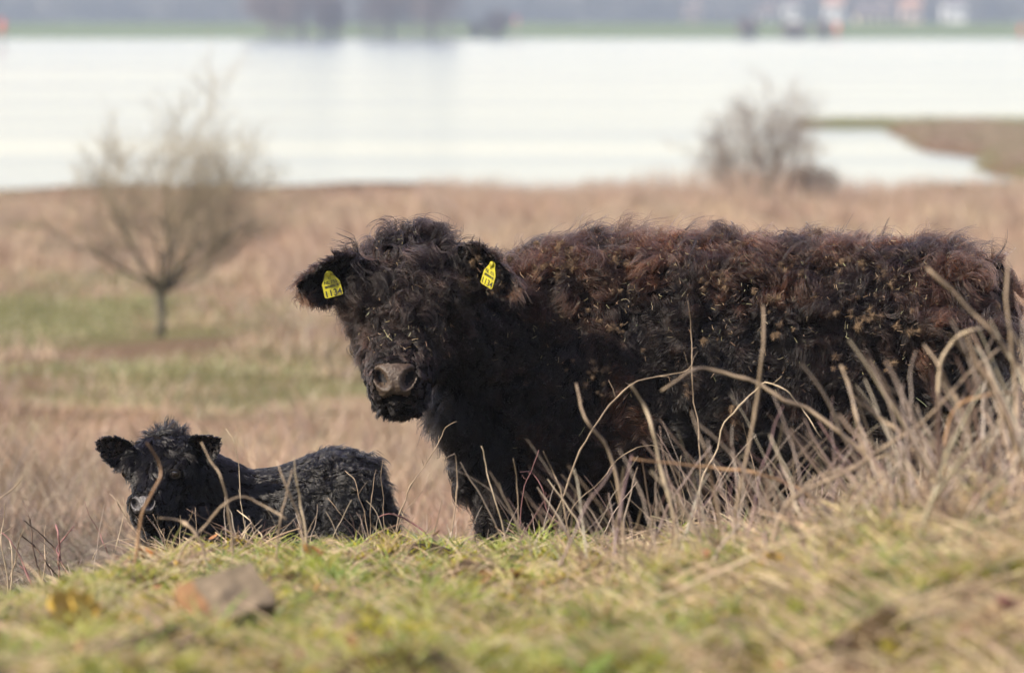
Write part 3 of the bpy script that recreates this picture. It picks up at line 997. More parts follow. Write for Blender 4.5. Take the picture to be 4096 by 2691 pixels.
# legs
for px, d in ((2010, 16.30), (2120, 16.62)):
    z0 = hz(P(px, 2000, d).x, d)
    x = P(px, 2000, d).x
    mb.tube([(x + .06, d, z0 + .78), (x + .03, d, z0 + .58), (x, d, z0 + .40), (x - .005, d, z0 + .34), (x, d, z0 + .2), (x, d, z0 + .1), (x - .01, d, z0 + .04), (x - .015, d, z0 + .0)], [.13, .115, .075, .072, .052, .055, .06, .065], 14)
for px, d in ((3800, 16.28), (3700, 16.64)):
    z0 = hz(P(px, 2000, d).x, d)
    x = P(px, 2000, d).x
    mb.tube([(x - .02, d, z0 + .85), (x - .06, d, z0 + .65), (x + .0, d, z0 + .50), (x + .07, d, z0 + .38), (x + .05, d, z0 + .2), (x + .04, d, z0 + .1), (x + .02, d, z0 + .04), (x + .01, d, z0)], [.19, .165, .12, .078, .055, .055, .06, .066], 14)
# tail
mb.tube([P(3955, 1075, 16.45), P(4005, 1160, 16.45), P(4015, 1400, 16.45), P(4010, 1700, 16.45)], [.045, .035, .028, .03], 10)
me = remeshed(mb, .0075, 5)
v = co_of(me); vn = nrm_of(me)
px, py = proj(v)
front = (v[:, 1] < 16.02)
# nostrils, mouth
def ell(cx, cy, rx, ry, an):
    dx, dy = px - cx, py - cy
    c, s = math.cos(an), math.sin(an)
    return ((dx * c + dy * s) / rx) ** 2 + ((-dx * s + dy * c) / ry) ** 2
nos = np.minimum(ell(1524, 1512, 19, 36, -.55), ell(1636, 1512, 21, 36, .5))
dsp = np.where(front, np.exp(-nos ** 1.5) * .04 - .006 * np.exp(-((np.sqrt(nos) - 1.55) / .3) ** 2), 0)
v[:, 1] += dsp
my = 1600 - 12 * np.exp(-((px - 1590) / 40) ** 2) + 18 * ((px - 1590) / 120) ** 2
ml = np.where(front & (np.abs(px - 1595) < 125), np.exp(-((py - my) / 9) ** 2), 0)
v[:, 1] += ml * .012
me.vertices.foreach_set('co', v.astype(np.float32).ravel()); me.update()
me.materials.clear()
for q in (m_skin, m_nose, m_nostril, m_hoof): me.materials.append(q)
me.polygons.foreach_set('material_index', np.zeros(len(me.polygons), np.int32))
me.polygons.foreach_set('use_smooth', np.ones(len(me.polygons), bool))
padw = np.interp(py, [1448, 1465, 1520, 1570, 1600], [60, 82, 90, 70, 52])
pad = front & (np.abs(px - 1580) < padw) & (py > 1450) & (py < my - 4)
paint_slots(me, pad, 1)
paint_slots(me, front & (nos < 1.0), 2)
paint_slots(me, v[:, 2] < height(v[:, 0], v[:, 1]) + .07, 3)
cow_body = put(bpy.data.objects.new('body', me), cow_root)
cow_bvh = BVHTree.FromPolygons([tuple(q) for q in v], [tuple(p_.vertices) for p_ in me.polygons])
for ex, ey in ((1800, 1246), (1452, 1272)):
    eye_at(cow_bvh, ex, ey, .021, cow_root, -.2)

def seg_dist(p, a, b_):
    a, b_ = np.array(a), np.array(b_)
    ab = b_ - a
    t = np.clip(((p - a) @ ab) / (ab @ ab), 0, 1)
    return np.linalg.norm(p - (a + t[:, None] * ab), axis=1), t
def cow_regions(p):
    dh, th = seg_dist(p, np.array(POLL) - np.array(nH) * .08 - np.array(fH) * .03, np.array(NOSE) - np.array(nH) * .06)
    de1, te1 = seg_dist(p, EARL[0], EARL[1]); de2, te2 = seg_dist(p, EARR[0], EARR[1])
    ear = ((de1 < .085) & (te1 > .22)) | ((de2 < .085) & (te2 > .22))
    head = (dh < .175) & (p[:, 1] < 16.22) & ~ear
    return head, ear, th, de1, te1, de2, te2
def cow_weight(c, nn):
    head, ear, *_ = cow_regions(c)
    w = np.where(head | ear, 2.6, 1.0)
    away = np.where((nn[:, 1] > .35) & ~(head | ear), .35, 1.0)
    low = np.where(c[:, 2] < 2.5, .45, 1.0)
    pxx, pyy = proj(c)
    bare = (c[:, 1] < 16.02) & (np.abs(pxx - 1580) < np.interp(pyy, [1440, 1465, 1520, 1570, 1606], [60, 84, 92, 72, 50])) & (pyy > 1452) & (pyy < 1602)
    eye = (np.hypot((pxx - 1800) / 60, (pyy - 1246) / 46) < 1) & (c[:, 1] < 16.2)
    return w * away * low * np.where(bare | eye, 0, 1)
NC = 21000
p, n = surf_samples(me, NC, cow_weight)
head, ear, th, de1, te1, de2, te2 = cow_regions(p)
qx, qy = proj(p)
sw = np.stack([N1(p, .16), N2(p, .16), N3(p, .16)], -1)
patch = N4(p, .22)
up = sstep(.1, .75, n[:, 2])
# body defaults
L = .074 + .034 * np.clip(patch, -1, 1) + .012 * up
comb = np.array([.30, -.05, -1.0])[None] * (1 - up[:, None]) + np.array([.9, -.35, .05]) * up[:, None] + sw * (.55 + .25 * up[:, None])
stand = .32 + .22 * up
cr_ = .010 + .012 * RNG.random(NC) + .004 * up
cf_ = RNG.uniform(.8, 1.9, NC)
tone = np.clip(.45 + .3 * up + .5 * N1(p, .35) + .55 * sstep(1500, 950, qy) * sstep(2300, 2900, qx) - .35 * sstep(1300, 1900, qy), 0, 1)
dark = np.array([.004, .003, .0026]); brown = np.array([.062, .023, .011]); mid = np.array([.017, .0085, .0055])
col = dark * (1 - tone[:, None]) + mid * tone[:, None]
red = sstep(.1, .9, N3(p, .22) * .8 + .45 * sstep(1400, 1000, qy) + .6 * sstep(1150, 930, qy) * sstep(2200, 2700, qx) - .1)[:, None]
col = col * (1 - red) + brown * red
# neck and chest: shorter, straighter, black
neck = sstep(2150, 1900, qx) * (1 - sstep(.0, .6, n[:, 2]))
neck = np.where(head | ear, 0, neck)
L = L * (1 - .1 * neck); cr_ = cr_ * (1 - .4 * neck); stand = stand * (1 - .4 * neck)
comb = comb * (1 - neck[:, None]) + (np.array([-.05, -.1, -1]) + sw * .2) * neck[:, None]
col = col * (1 - .8 * neck[:, None]) + dark * .8 * neck[:, None]
# belly and legs
low = sstep(1950, 2080, qy) * ~head
L = L * (1 + .35 * low * (n[:, 2] < 0)); L = np.where(p[:, 2] < 2.55, .045, L)
# head
lat = ((p - np.array(POLL)) @ np.array(rH))
tt = ((p - np.array(POLL)) @ np.array(fH)) / LH
facing = (n @ np.array(nH))
Lh = np.interp(tt, [-.15, 0, .2, .4, .6, .75, .88, 1.0], [.085, .110, .105, .088, .062, .038, .014, .012])
Lh = np.where(facing < .1, np.minimum(Lh, .046), Lh)
ch = np.array(fH)[None] * np.interp(tt, [-.15, 0, .12], [-.5, .3, 1.0])[:, None] + np.array(rH)[None] * np.clip(lat / .1, -1, 1)[:, None] * .5 + sw * .5
ch = ch + UPV_ * np.interp(tt, [-.15, .02], [.9, 0])[:, None] if (UPV_ := np.array([0, 0, 1.0])) is not None else ch
hm = head[:, None]
L = np.where(head, Lh, L); comb = np.where(hm, ch, comb)
stand = np.where(head, np.interp(tt, [-.1, .1, .6, .9], [.65, .42, .3, .15]), stand)
cr_ = np.where(head, np.interp(tt, [0, .3, .6, .8], [.018, .017, .011, .001]) * np.where(facing < .1, .3, 1), cr_)
cf_ = np.where(head, RNG.uniform(1.1, 1.9, NC), cf_)
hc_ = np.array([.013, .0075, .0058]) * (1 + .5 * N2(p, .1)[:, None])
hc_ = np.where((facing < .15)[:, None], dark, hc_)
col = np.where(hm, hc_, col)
# chin whiskers
chin = head & (tt > .85) & (facing < 0)
L = np.where(chin, .03, L)
# ears
e1 = ear & (de1 < de2); e2 = ear & ~e1
for msk, E, te in ((e1, EARL, te1), (e2, EARR, te2)):
    ax = np.array((E[1] - E[0]).normalized()); sd = np.array(E[2]); op = np.array(E[3])
    la = (p - np.array(E[0])) @ sd
    comb = np.where(msk[:, None], ax[None] * .9 + sd[None] * np.clip(la / .05, -1, 1)[:, None] * .8 + np.array([0, 0, -.25]) + sw * .3, comb)
    inner = (n @ op) > .35
    L = np.where(msk, np.where(inner & (np.abs(la) < .03), .016, .040 + .03 * sstep(.75, 1, te)), L)
    stand = np.where(msk, .4, stand); cr_ = np.where(msk, .004, cr_)
    rimc = sstep(.6, 1.0, te)[:, None] * np.array([.06, .027, .0135]) + (1 - sstep(.6, 1.0, te)[:, None]) * np.array([.014, .008, .0055])
    col = np.where(msk[:, None], np.where((inner & (np.abs(la) < .035))[:, None], dark * .7, rimc), col)
col = col * np.exp(RNG.normal(0, .35, (NC, 1)))
disc = np.where(head | ear, .0065, .0125)
per = 9
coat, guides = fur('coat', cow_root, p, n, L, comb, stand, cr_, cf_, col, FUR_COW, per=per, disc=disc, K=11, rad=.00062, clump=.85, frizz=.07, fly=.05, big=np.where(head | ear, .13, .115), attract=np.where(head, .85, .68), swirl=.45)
tag(coat, kind='stuff')
# long loose curls standing off the topline
pt, ntp = surf_samples(me, 330, lambda c, nn: ((nn[:, 2] > .75) & (c[:, 2] > 3.2) & (c[:, 0] > -.05)) * 1.0)
nt_ = len(pt)
cc = np.where(RNG.random((nt_, 1)) < .5, np.array([[.010, .007, .006]]), np.array([[.07, .03, .015]]))
wisps, _ = fur('topline_wisps', cow_root, pt, ntp, RNG.uniform(.07, .15, nt_), np.tile([.8, -.1, .2], (nt_, 1)) + RNG.normal(0, .35, (nt_, 3)), np.full(nt_, .72),
               RNG.uniform(.012, .026, nt_), RNG.uniform(.4, .9, nt_), cc, FUR_COW, per=9, disc=.006, K=12, rad=.00045, clump=.85, frizz=.05, sag=.05)
tag(wisps, kind='stuff')

# ------------------------------------------------------------------ burrs and straw caught in the coat
m_burr = noisy('dry_burr', (.10, .065, .038), (.24, .165, .095), 300, .85)
m_burr2 = noisy('dark_burr', (.06, .038, .024), (.15, .10, .06), 300, .85)
def burr_mesh(seed, mat):
    q = random.Random(seed); m = MB()
    m.ball((0, 0, 0), (Vector((.004, 0, 0)), Vector((0, .004, 0)), Vector((0, 0, .004))), 7, 5)
    for k in range(90):
        d = Vector((q.gauss(0, 1), q.gauss(0, 1), q.gauss(0, 1))).normalized()
        a = d.orthogonal().normalized() * .0007; b2 = d.cross(a)
        e = d * q.uniform(.006, .0115) + Vector((q.gauss(0, 1), q.gauss(0, 1), q.gauss(0, 1))) * .0035
        m.add([d * .004 + a, d * .004 - a * .5 + b2, d * .004 - a * .5 - b2, e], [(0, 1, 3), (1, 2, 3), (2, 0, 3)])
    me_ = mesh_np('burr', m.v, m.f, False); me_.materials.append(mat)
    return me_
BM = [burr_mesh(s, m) for s, m in ((1, m_burr), (2, m_burr2), (3, m_burr), (4, m_burr2))]
cam_o = Vector((0, 0, CAM_Z))
def on_cow(px_, py_):
    hit, nr_, _, _ = cow_bvh.ray_cast(cam_o, (P(px_, py_, 16) - cam_o).normalized())
    return hit, nr_
rb = random.Random(12)
spots = []
def addspots(n_, fx, fy, sx, sy):
    k = 0
    while k < n_:
        if k % 4 == 0 or rb.random() < .15: hub = (rb.gauss(fx, sx), rb.gauss(fy, sy))
        a, b2 = hub[0] + rb.gauss(0, 22), hub[1] + rb.gauss(0, 18)
        if not (1950 < hub[0] < 3980 and 960 < hub[1] < 1780): hub = (fx, fy)
        if 1900 < a < 4030 and 935 < b2 < 1800:
            spots.append((a, b2)); k += 1
addspots(26, 2150, 1060, 90, 70); addspots(30, 2430, 1080, 130, 110); addspots(34, 3050, 1080, 190, 120); addspots(22, 3550, 1150, 250, 150)
addspots(34, 2900, 1330, 420, 130); addspots(10, 3920, 1010, 50, 40); addspots(24, 2700, 1560, 500, 120); addspots(8, 2350, 1480, 60, 40)
spots += [(1200, 1075), (1230, 1045), (1255, 1030), (1290, 1025), (1190, 1100), (1345, 1205), (1360, 1215), (1335, 1200), (1320, 1030), (1990, 1050), (2005, 1065), (1925, 1010), (1945, 1000), (1905, 1030),
          (2000, 1160), (1990, 1180), (2030, 1150), (2060, 1090), (2045, 1050), (2070, 1060), (1960, 985), (2010, 1010)]
nb = 0
for a, b2 in spots:
    hit, nr_ = on_cow(a, b2)
    if hit is None: continue
    o = bpy.data.objects.new('burr', rb.choice(BM))
    lift = .046 if a > 2110 else .026
    o.location = hit + nr_ * lift * rb.uniform(.7, 1.15)
    o.rotation_euler = (rb.uniform(0, 6), rb.uniform(0, 6), rb.uniform(0, 6))
    s = rb.uniform(.6, 1.35); o.scale = (s * rb.uniform(.7, 1.3), s * rb.uniform(.7, 1.3), s)
    put(o, cow_root); nb += 1
# straw
sp, sn, sc_ = [], [], []
k = 0
while k < 1120:
    if k < 900: a, b2 = rb.uniform(1950, 4020), 940 + abs(rb.gauss(0, 260))
    else: a, b2 = rb.gauss(1640, 110), rb.uniform(930, 1450)
    hit, nr_ = on_cow(a, b2)
    k += 1
    if hit is None or hit.y > 16.6: continue
    sp.append(hit + nr_ * (.05 if a > 1900 else .036) * rb.uniform(.5, 1.1)); sn.append(nr_)
sp = np.array([tuple(q) for q in sp]); sn = np.array([tuple(q) for q in sn]); ns = len(sp)
dd = RNG.normal(size=(ns, 3)); dd -= sn * (dd * sn).sum(1, keepdims=True) * .8; dd = unit(dd)
ln = RNG.uniform(.002, .009, ns) ** 1.0 * np.where(RNG.random(ns) < .05, 2.4, 1)
bd = RNG.normal(0, .10, (ns, 3))
tq = np.array([-1, 0, 1.0])
pts = sp[:, None] + dd[:, None] * (ln[:, None] * tq)[..., None] + bd[:, None] * (ln[:, None] * (tq ** 2))[..., None]
tag(curves_obj('straw_bits', pts, np.tile(RNG.uniform(.00025, .0006, (ns, 1)), (1, 3)), pal(ns, [(.40, .29, .15), (.25, .165, .085), (.33, .29, .15)], jit=.4), M_STRAW, cow_root), kind='stuff')

# ------------------------------------------------------------------ ear tags
m_tag = noisy('yellow_tag_plastic', (.16, .135, .012), (.40, .36, .014), 45, .55, spec=.3, c3=(.33, .295, .012), detail=9)
m_ink = noisy('black_print', (.012, .012, .012), (.02, .02, .02), 50, .6)
def text_mesh(body, size):
    cu = bpy.data.curves.new('text', 'FONT'); cu.body = body; cu.size = size; cu.align_x = 'CENTER'; cu.align_y = 'CENTER'; cu.offset = size * .012
    o = bpy.data.objects.new('text', cu); COL.objects.link(o)
    dg = bpy.context.evaluated_depsgraph_get(); dg.update()
    m_ = bpy.data.meshes.new_from_object(o.evaluated_get(dg))
    r = (co_of(m_), [tuple(p_.vertices) for p_ in m_.polygons])
    bpy.data.objects.remove(o)
    return r
def ear_tag(loc, roll, yaw, pitch, label):
    mat = Matrix.Translation(loc) @ Matrix.Rotation(yaw, 4, 'Z') @ Matrix.Rotation(pitch, 4, 'X') @ Matrix.Rotation(-roll, 4, 'Y')
    w, hb = .0265, .029
    out_ = [(-.021, -hb), (.021, -hb), (.026, -hb + .002), (w, -hb + .007), (w, .010), (.014, .030), (.011, .040), (.006, .044), (-.006, .044), (-.011, .040), (-.014, .030), (-w, .010), (-w, -hb + .007), (-.026, -hb + .002)]
    V = [mat @ Vector((x_, -.0009, z_)) for x_, z_ in out_] + [mat @ Vector((x_, .0009, z_)) for x_, z_ in out_]
    k = len(out_)
    Fc = [tuple(range(k)), tuple(range(2 * k - 1, k - 1, -1))] + [(i, i + k, (i + 1) % k + k, (i + 1) % k) for i in range(k)]
    t = mesh_obj('ear_tag', V, Fc, m_tag, cow_root, False)
    t['label'] = label
    V, Fc = [], []
    def addm(vv, ff, dx, dz):
        o = len(V)
        V.extend(mat @ Vector((q[0] + dx, -.0016, q[1] + dz)) for q in vv)
        Fc.extend(tuple(i + o for i in f_) for f_ in ff)
    addm(*text_mesh('EZ', .0075), 0, .0245)
    addm(*text_mesh('NL 755', .0125), 0, .0125)
    addm(*text_mesh('1134', .0255), 0, -.0185)
    q = random.Random(3); xx = -.02
    while xx < .02:
        bw = q.choice((.0005, .0009, .0013))
        addm([(xx, -.0035, 0), (xx + bw, -.0035, 0), (xx + bw, .0035, 0), (xx, .0035, 0)], [(0, 1, 2, 3)], 0, .0015)
        xx += bw + q.choice((.0005, .0008))
    le = mesh_obj('lettering', V, Fc, m_ink, None, False); le.parent = t
    m = MB(); c = mat @ Vector((0, -.003, .037)); nv = mat.to_3x3() @ Vector((0, -1, 0))
    m.tube([c - nv * .004, c + nv * .003, c + nv * .0045], [.008, .008, .004], 12)
    st_ = m.build('stud', m_tag, None); st_.parent = t
def ear_spot(px_, py_, lift):
    hit, nr_ = on_cow(px_, py_)
    if hit is None: hit = P(px_, py_, 16.0); nr_ = Vector((0, -1, 0))
    return P(px_, py_, hit.y - lift)
ear_tag(ear_spot(1327, 1146, .05), R(15), R(-6), R(-6), 'yellow ear tag with black number in the ear nearest the calf')
ear_tag(ear_spot(1956, 1106, .055), R(-20), R(-48), R(-4), 'yellow ear tag turned edgewise in the ear over the neck')

# ------------------------------------------------------------------ the calf
CALF_Y = 16.12
calf_root = tag(empty('calf', (-.7, CALF_Y, hz(-.7, CALF_Y))), 'small woolly black calf lying down on the slope in front of the cow', 'calf')
mb = MB()
cal = [(800, 1960, 2190, .05), (860, 1895, 2260, .10), (960, 1888, 2320, .135), (1080, 1876, 2330, .15), (1180, 1850, 2330, .165), (1290, 1812, 2320, .17), (1400, 1812, 2310, .165), (1480, 1840, 2290, .14), (1520, 1920, 2240, .09)]
rg = []
for a_, top, bot, hw in cal:
    a, b_ = P(a_, top, CALF_Y), P(a_, bot, CALF_Y)
    rg.append(((a + b_) / 2, Vector((0, hw, 0)), Vector((0, 0, (a.z - b_.z) / 2)), .9))
mb.loft(rg)
mb.loft([ngring(960, 2035, 16.10, .10, .11, (-1, -.1, .35)), ngring(840, 1970, 16.07, .085, .105, (-1, -.3, .45)), ngring(745, 1900, 16.03, .07, .085, (-.8, -.6, .4)), ngring(690, 1850, 16.0, .05, .06, (-.6, -1, .3))])
mb.ball(P(760, 2120, 16.02), (Vector((.085, 0, 0)), Vector((0, .08, 0)), Vector((0, 0, .13))))
mb.ball(P(650, 2110, 15.99), (Vector((.06, 0, 0)), Vector((0, .06, 0)), Vector((0, 0, .12))))
# folded hind leg, haunch and front knees
mb.ball(P(1400, 2080, 15.99), (Vector((.12, 0, 0)), Vector((0, .06, 0)), Vector((0, 0, .15))))
zc = hz(-.6, 15.95)
mb.tube([P(1380, 2150, 15.95), P(1250, 2230, 15.93), P(1180, 2300, 15.92)], [.06, .045, .03], 10)
mb.tube([P(1180, 2300, 15.92), P(1290, 2330, 15.90), P(1400, 2345, 15.90)], [.03, .022, .025], 10)
mb.tube([P(880, 2180, 15.98), P(780, 2270, 15.9), P(720, 2310, 15.87)], [.055, .04, .032], 10)
mb.tube([P(720, 2310, 15.87), P(800, 2345, 15.88), P(880, 2350, 15.9)], [.032, .022, .024], 10)
CPOLL, CNOSE = P(655, 1752, 16.0), P(570, 2012, 15.84)
fC, rC, nC, LC = head_parts(mb, CPOLL, CNOSE, 1.0, [(-.14, .035, -.01, .07), (-.05, .062, .006, .10), (.1, .082, .014, .13), (.25, .09, .016, .155), (.42, .084, .012, .16), (.58, .068, .006, .14), (.74, .053, .002, .11), (.9, .049, 0, .098), (1.02, .043, -.008, .08), (1.09, .03, -.022, .05)])
mb.ball(P(573, 2022, 15.875), (rC * .048, Vector((0, .045, 0)), Vector((0, 0, .042))))
mb.ball(P(578, 2070, 15.9), (rC * .042, Vector((0, .05, 0)), Vector((0, 0, .032))))
for s in (-1, 1):
    mb.ball(CPOLL + fC * (.36 * LC) + rC * (s * .072) - nC * .018, (rC * .03, nC * .033, fC * .04))
CEL = ear_shape(mb, P(530, 1830, 15.99), P(385, 1757, 15.95), (-.15, -1, -.1), .046, .025, .011, .0)
CER = ear_shape(mb, P(765, 1810, 15.98), P(880, 1752, 15.93), (.15, -1, -.2), .050, .025, .011, .0)
cme = remeshed(mb, .0055, 4)
v = co_of(cme)
px, py = proj(v)
front = v[:, 1] < 15.93
nos = np.minimum(ell(541, 2014, 11, 18, -.5), ell(601, 2012, 13, 19, .45))
v[:, 1] += np.where(front, np.exp(-nos ** 1.5) * .024 - .004 * np.exp(-((np.sqrt(nos) - 1.6) / .35) ** 2), 0)
my = 2062 - 6 * np.exp(-((px - 572) / 25) ** 2) + 8 * ((px - 572) / 60) ** 2
v[:, 1] += np.where(front & (np.abs(px - 575) < 70), np.exp(-((py - my) / 6) ** 2), 0) * .008
cme.vertices.foreach_set('co', v.astype(np.float32).ravel()); cme.update()
cme.materials.clear()
for q in (m_skin, m_nosecalf, m_nostril): cme.materials.append(q)
cme.polygons.foreach_set('material_index', np.zeros(len(cme.polygons), np.int32))
cme.polygons.foreach_set('use_smooth', np.ones(len(cme.polygons), bool))
padw = np.interp(py, [1978, 1990, 2015, 2045, 2062], [30, 45, 52, 42, 28])
paint_slots(cme, front & (np.abs(px - 572) < padw) & (py > 1980) & (py < my - 3), 1)
paint_slots(cme, front & (nos < .75), 2)
put(bpy.data.objects.new('body', cme), calf_root)
cbvh = BVHTree.FromPolygons([tuple(q) for q in v], [tuple(p_.vertices) for p_ in cme.polygons])
eye_at(cbvh, 706, 1890, .0155, calf_root, -.05)
eye_at(cbvh, 512, 1900, .0165, calf_root)
def calf_reg(p):
    dh, th = seg_dist(p, np.array(CPOLL) - np.array(nC) * .05 - np.array(fC) * .02, np.array(CNOSE) - np.array(nC) * .04)
    d1, t1 = seg_dist(p, CEL[0], CEL[1]); d2, t2 = seg_dist(p, CER[0], CER[1])
    ear = ((d1 < .06) & (t1 > .25)) | ((d2 < .06) & (t2 > .25))
    return (dh < .115) & (p[:, 1] < 16.06) & ~ear, ear, d1, t1, d2, t2
def calf_weight(c, nn):
    head, ear, *_ = calf_reg(c)
    pxx, pyy = proj(c)
    bare = (c[:, 1] < 15.93) & (np.abs(pxx - 572) < np.interp(pyy, [1978, 1990, 2015, 2045, 2066], [28, 46, 54, 44, 26])) & (pyy > 1981) & (pyy < 2062)
    eye = (np.hypot((pxx - 706) / 36, (pyy - 1890) / 30) < 1) & (c[:, 1] < 16.1)
    return np.where(head | ear, 1.9, 1.0) * np.where(nn[:, 1] > .4, .4, 1) * np.where(c[:, 2] < 2.42, .4, 1) * np.where(bare | eye, 0, 1)
NK = 11000
p, n = surf_samples(cme, NK, calf_weight)
head, ear, d1, t1, d2, t2 = calf_reg(p)
sw = np.stack([N1(p, .09), N2(p, .09), N3(p, .09)], -1)
up = sstep(.1, .75, n[:, 2])
qx, qy = proj(p)
rump = sstep(1080, 1250, qx)
L = (.032 + .02 * rump) * (1 + .25 * N4(p, .12))
comb = np.array([.9, -.1, -.55])[None] * (1 - up[:, None]) + np.array([1.0, -.3, .0]) * up[:, None] + sw * (.2 + .35 * rump[:, None])
stand = .14 + .14 * rump + .06 * up
cr_ = .003 + .006 * rump; cf_ = RNG.uniform(.6, 1.3, NK)
base = np.array([.0035, .003, .0029])
col = base * (1 + .3 * N2(p, .2)[:, None])
tt = ((p - np.array(CPOLL)) @ np.array(fC)) / LC
lat = (p - np.array(CPOLL)) @ np.array(rC)
facing = n @ np.array(nC)
Lh = np.interp(tt, [-.15, 0, .2, .5, .75, .9, 1], [.048, .050, .046, .036, .018, .007, .007])
Lh = np.where(facing < .1, np.minimum(Lh, .018), Lh)
ch = np.array(fC)[None] * np.interp(tt, [-.15, 0, .15], [-.4, .4, 1.0])[:, None] + np.array(rC)[None] * np.clip(lat / .07, -1, 1)[:, None] * .35 + sw * .45 + np.array([0, 0, 1.0]) * np.interp(tt, [-.15, .05], [.8, 0])[:, None]
L = np.where(head, Lh, L); comb = np.where(head[:, None], ch, comb)
stand = np.where(head, np.interp(tt, [-.1, .1, .7, .95], [.6, .35, .25, .12]), stand)
cr_ = np.where(head, np.interp(tt, [0, .4, .8], [.005, .004, .0005]) * np.where(facing < .1, .3, 1), cr_)
chin = head & (tt > .9) & (facing < 0); L = np.where(chin, .014, L)
e1 = ear & (d1 < d2); e2 = ear & ~e1
for msk, E, te in ((e1, CEL, t1), (e2, CER, t2)):
    ax = np.array((E[1] - E[0]).normalized()); sd = np.array(E[2]); op = np.array(E[3])
    la = (p - np.array(E[0])) @ sd
    comb = np.where(msk[:, None], ax[None] + sd[None] * np.clip(la / .03, -1, 1)[:, None] * .6 + sw * .2, comb)
    inner = (n @ op) > .35
    L = np.where(msk, np.where(inner & (np.abs(la) < .024), .008, .011), L); stand = np.where(msk, .18, stand); cr_ = np.where(msk, .001, cr_)
    col = np.where(msk[:, None], np.where((inner & (np.abs(la) < .028))[:, None], np.array([.03, .018, .014]), base), col)
ccoat, _ = fur('coat', calf_root, p, n, L, comb, stand, cr_, cf_, col, FUR_CALF, per=8, disc=np.where(head | ear, .0045, .0075), K=8, rad=.0005, clump=.9, frizz=.04, fly=.02, big=np.where(head | ear, .12, .10), attract=.4, swirl=.2)
tag(ccoat, kind='stuff')

# ================================================================== STEMS AND TWIGS
m_stem = noisy('grey_tan_stem', (.20, .148, .098), (.32, .245, .165), 40, .8)
m_stem2 = noisy('pale_straw_stem', (.33, .26, .17), (.46, .37, .255), 40, .8)
m_pink = noisy('purplish_bramble_stem', (.15, .065, .06), (.29, .15, .135), 40, .7)
m_orange = noisy('orange_brown_stem', (.24, .14, .07), (.34, .215, .12), 40, .8)
m_darkt = noisy('dark_brown_twig', (.08, .052, .038), (.15, .10, .07), 40, .8)
W4 = lambda q: [(1700 + x / .993, 1400 + y / .993) for x, y in q]
W3 = lambda q: [(300 + x / 1.7, 1600 + y / 1.7) for x, y in q]
W2 = lambda q: [(2000 + x / 1.1355, 780 + y / 1.1355) for x, y in q]
W1 = lambda q: [(1100 + x / 1.596, 820 + y / 1.596) for x, y in q]
WL = lambda q: [(x / 1.956, 1700 + y / 1.956) for x, y in q]
GSTEM = 'dead stems on the bank'
def stem_obj(d, mm, mat, pts, label, rooted=True, side=0, name='dead_stem', lean=.15, cat='stem'):
    """pts run from tip to foot; d = distance of the foot, mm = diameter at the foot"""
    rs = random.Random(int(pts[0][0] * 7 + pts[0][1]))
    n = len(pts)
    world_ = []
    for i, (a, b2) in enumerate(pts):
        u = 1 - i / max(1, n - 1)
        world_.append(P(a, b2, d + lean * rs.uniform(-1, 1) * .5 * u))
    if rooted:
        e = world_[-1]
        prev = world_[-2]
        dirx = max(-.5, min(.5, (e.x - prev.x) / max(.02, abs(e.z - prev.z)))) if prev.z > e.z else 0
        g = hz(e.x, e.y)
        if e.z > g + .01:
            for s in (.5, 1.0):
                zz = e.z + (g - .02 - e.z) * s
                world_.append(Vector((e.x + dirx * (e.z - zz) * .6, e.y, zz)))
    k = max(10, 3 * len(world_))
    path = catmull(world_, k)
    kn = np.cumsum(RNG.normal(0, .0012, (k, 3)), 0); kn -= np.linspace(0, 1, k)[:, None] * kn[-1]
    path = path + kn
    tt_ = np.linspace(0, 1, k)
    rad = mm / 2000 * (0.42 + .58 * tt_) * (1 + .10 * RNG.normal(0, 1, k))
    for kn_ in RNG.integers(1, k - 1, max(2, k // 7)): rad[kn_] *= 1.5
    m = MB()
    m.tube(path, rad, 6)
    foot = path[-1]
    root = tag(empty(name, tuple(foot)), label, cat, GSTEM)
    m.build('stalk', mat, root)
    if side:
        for _ in range(side):
            i = rs.randrange(1, max(2, k // 2 + 2))
            a = Vector(path[i]); t_ = (Vector(path[max(0, i - 1)]) - a)
            if t_.length < 1e-6: continue
            t_.normalize()
            dv = (t_ + Vector((rs.uniform(-1, 1), rs.uniform(-.5, .5), rs.uniform(-.3, .8)))).normalized()
            ln_ = rs.uniform(.015, .055)
            mid_ = a + dv * ln_ * .5 + Vector((rs.gauss(0, .002), 0, rs.gauss(0, .002)))
            m2 = MB(); m2.tube([a, mid_, a + dv * ln_], [rad[i] * .55, rad[i] * .45, rad[i] * .3], 5)
            m2.build('side_twig', mat, root)
    return root
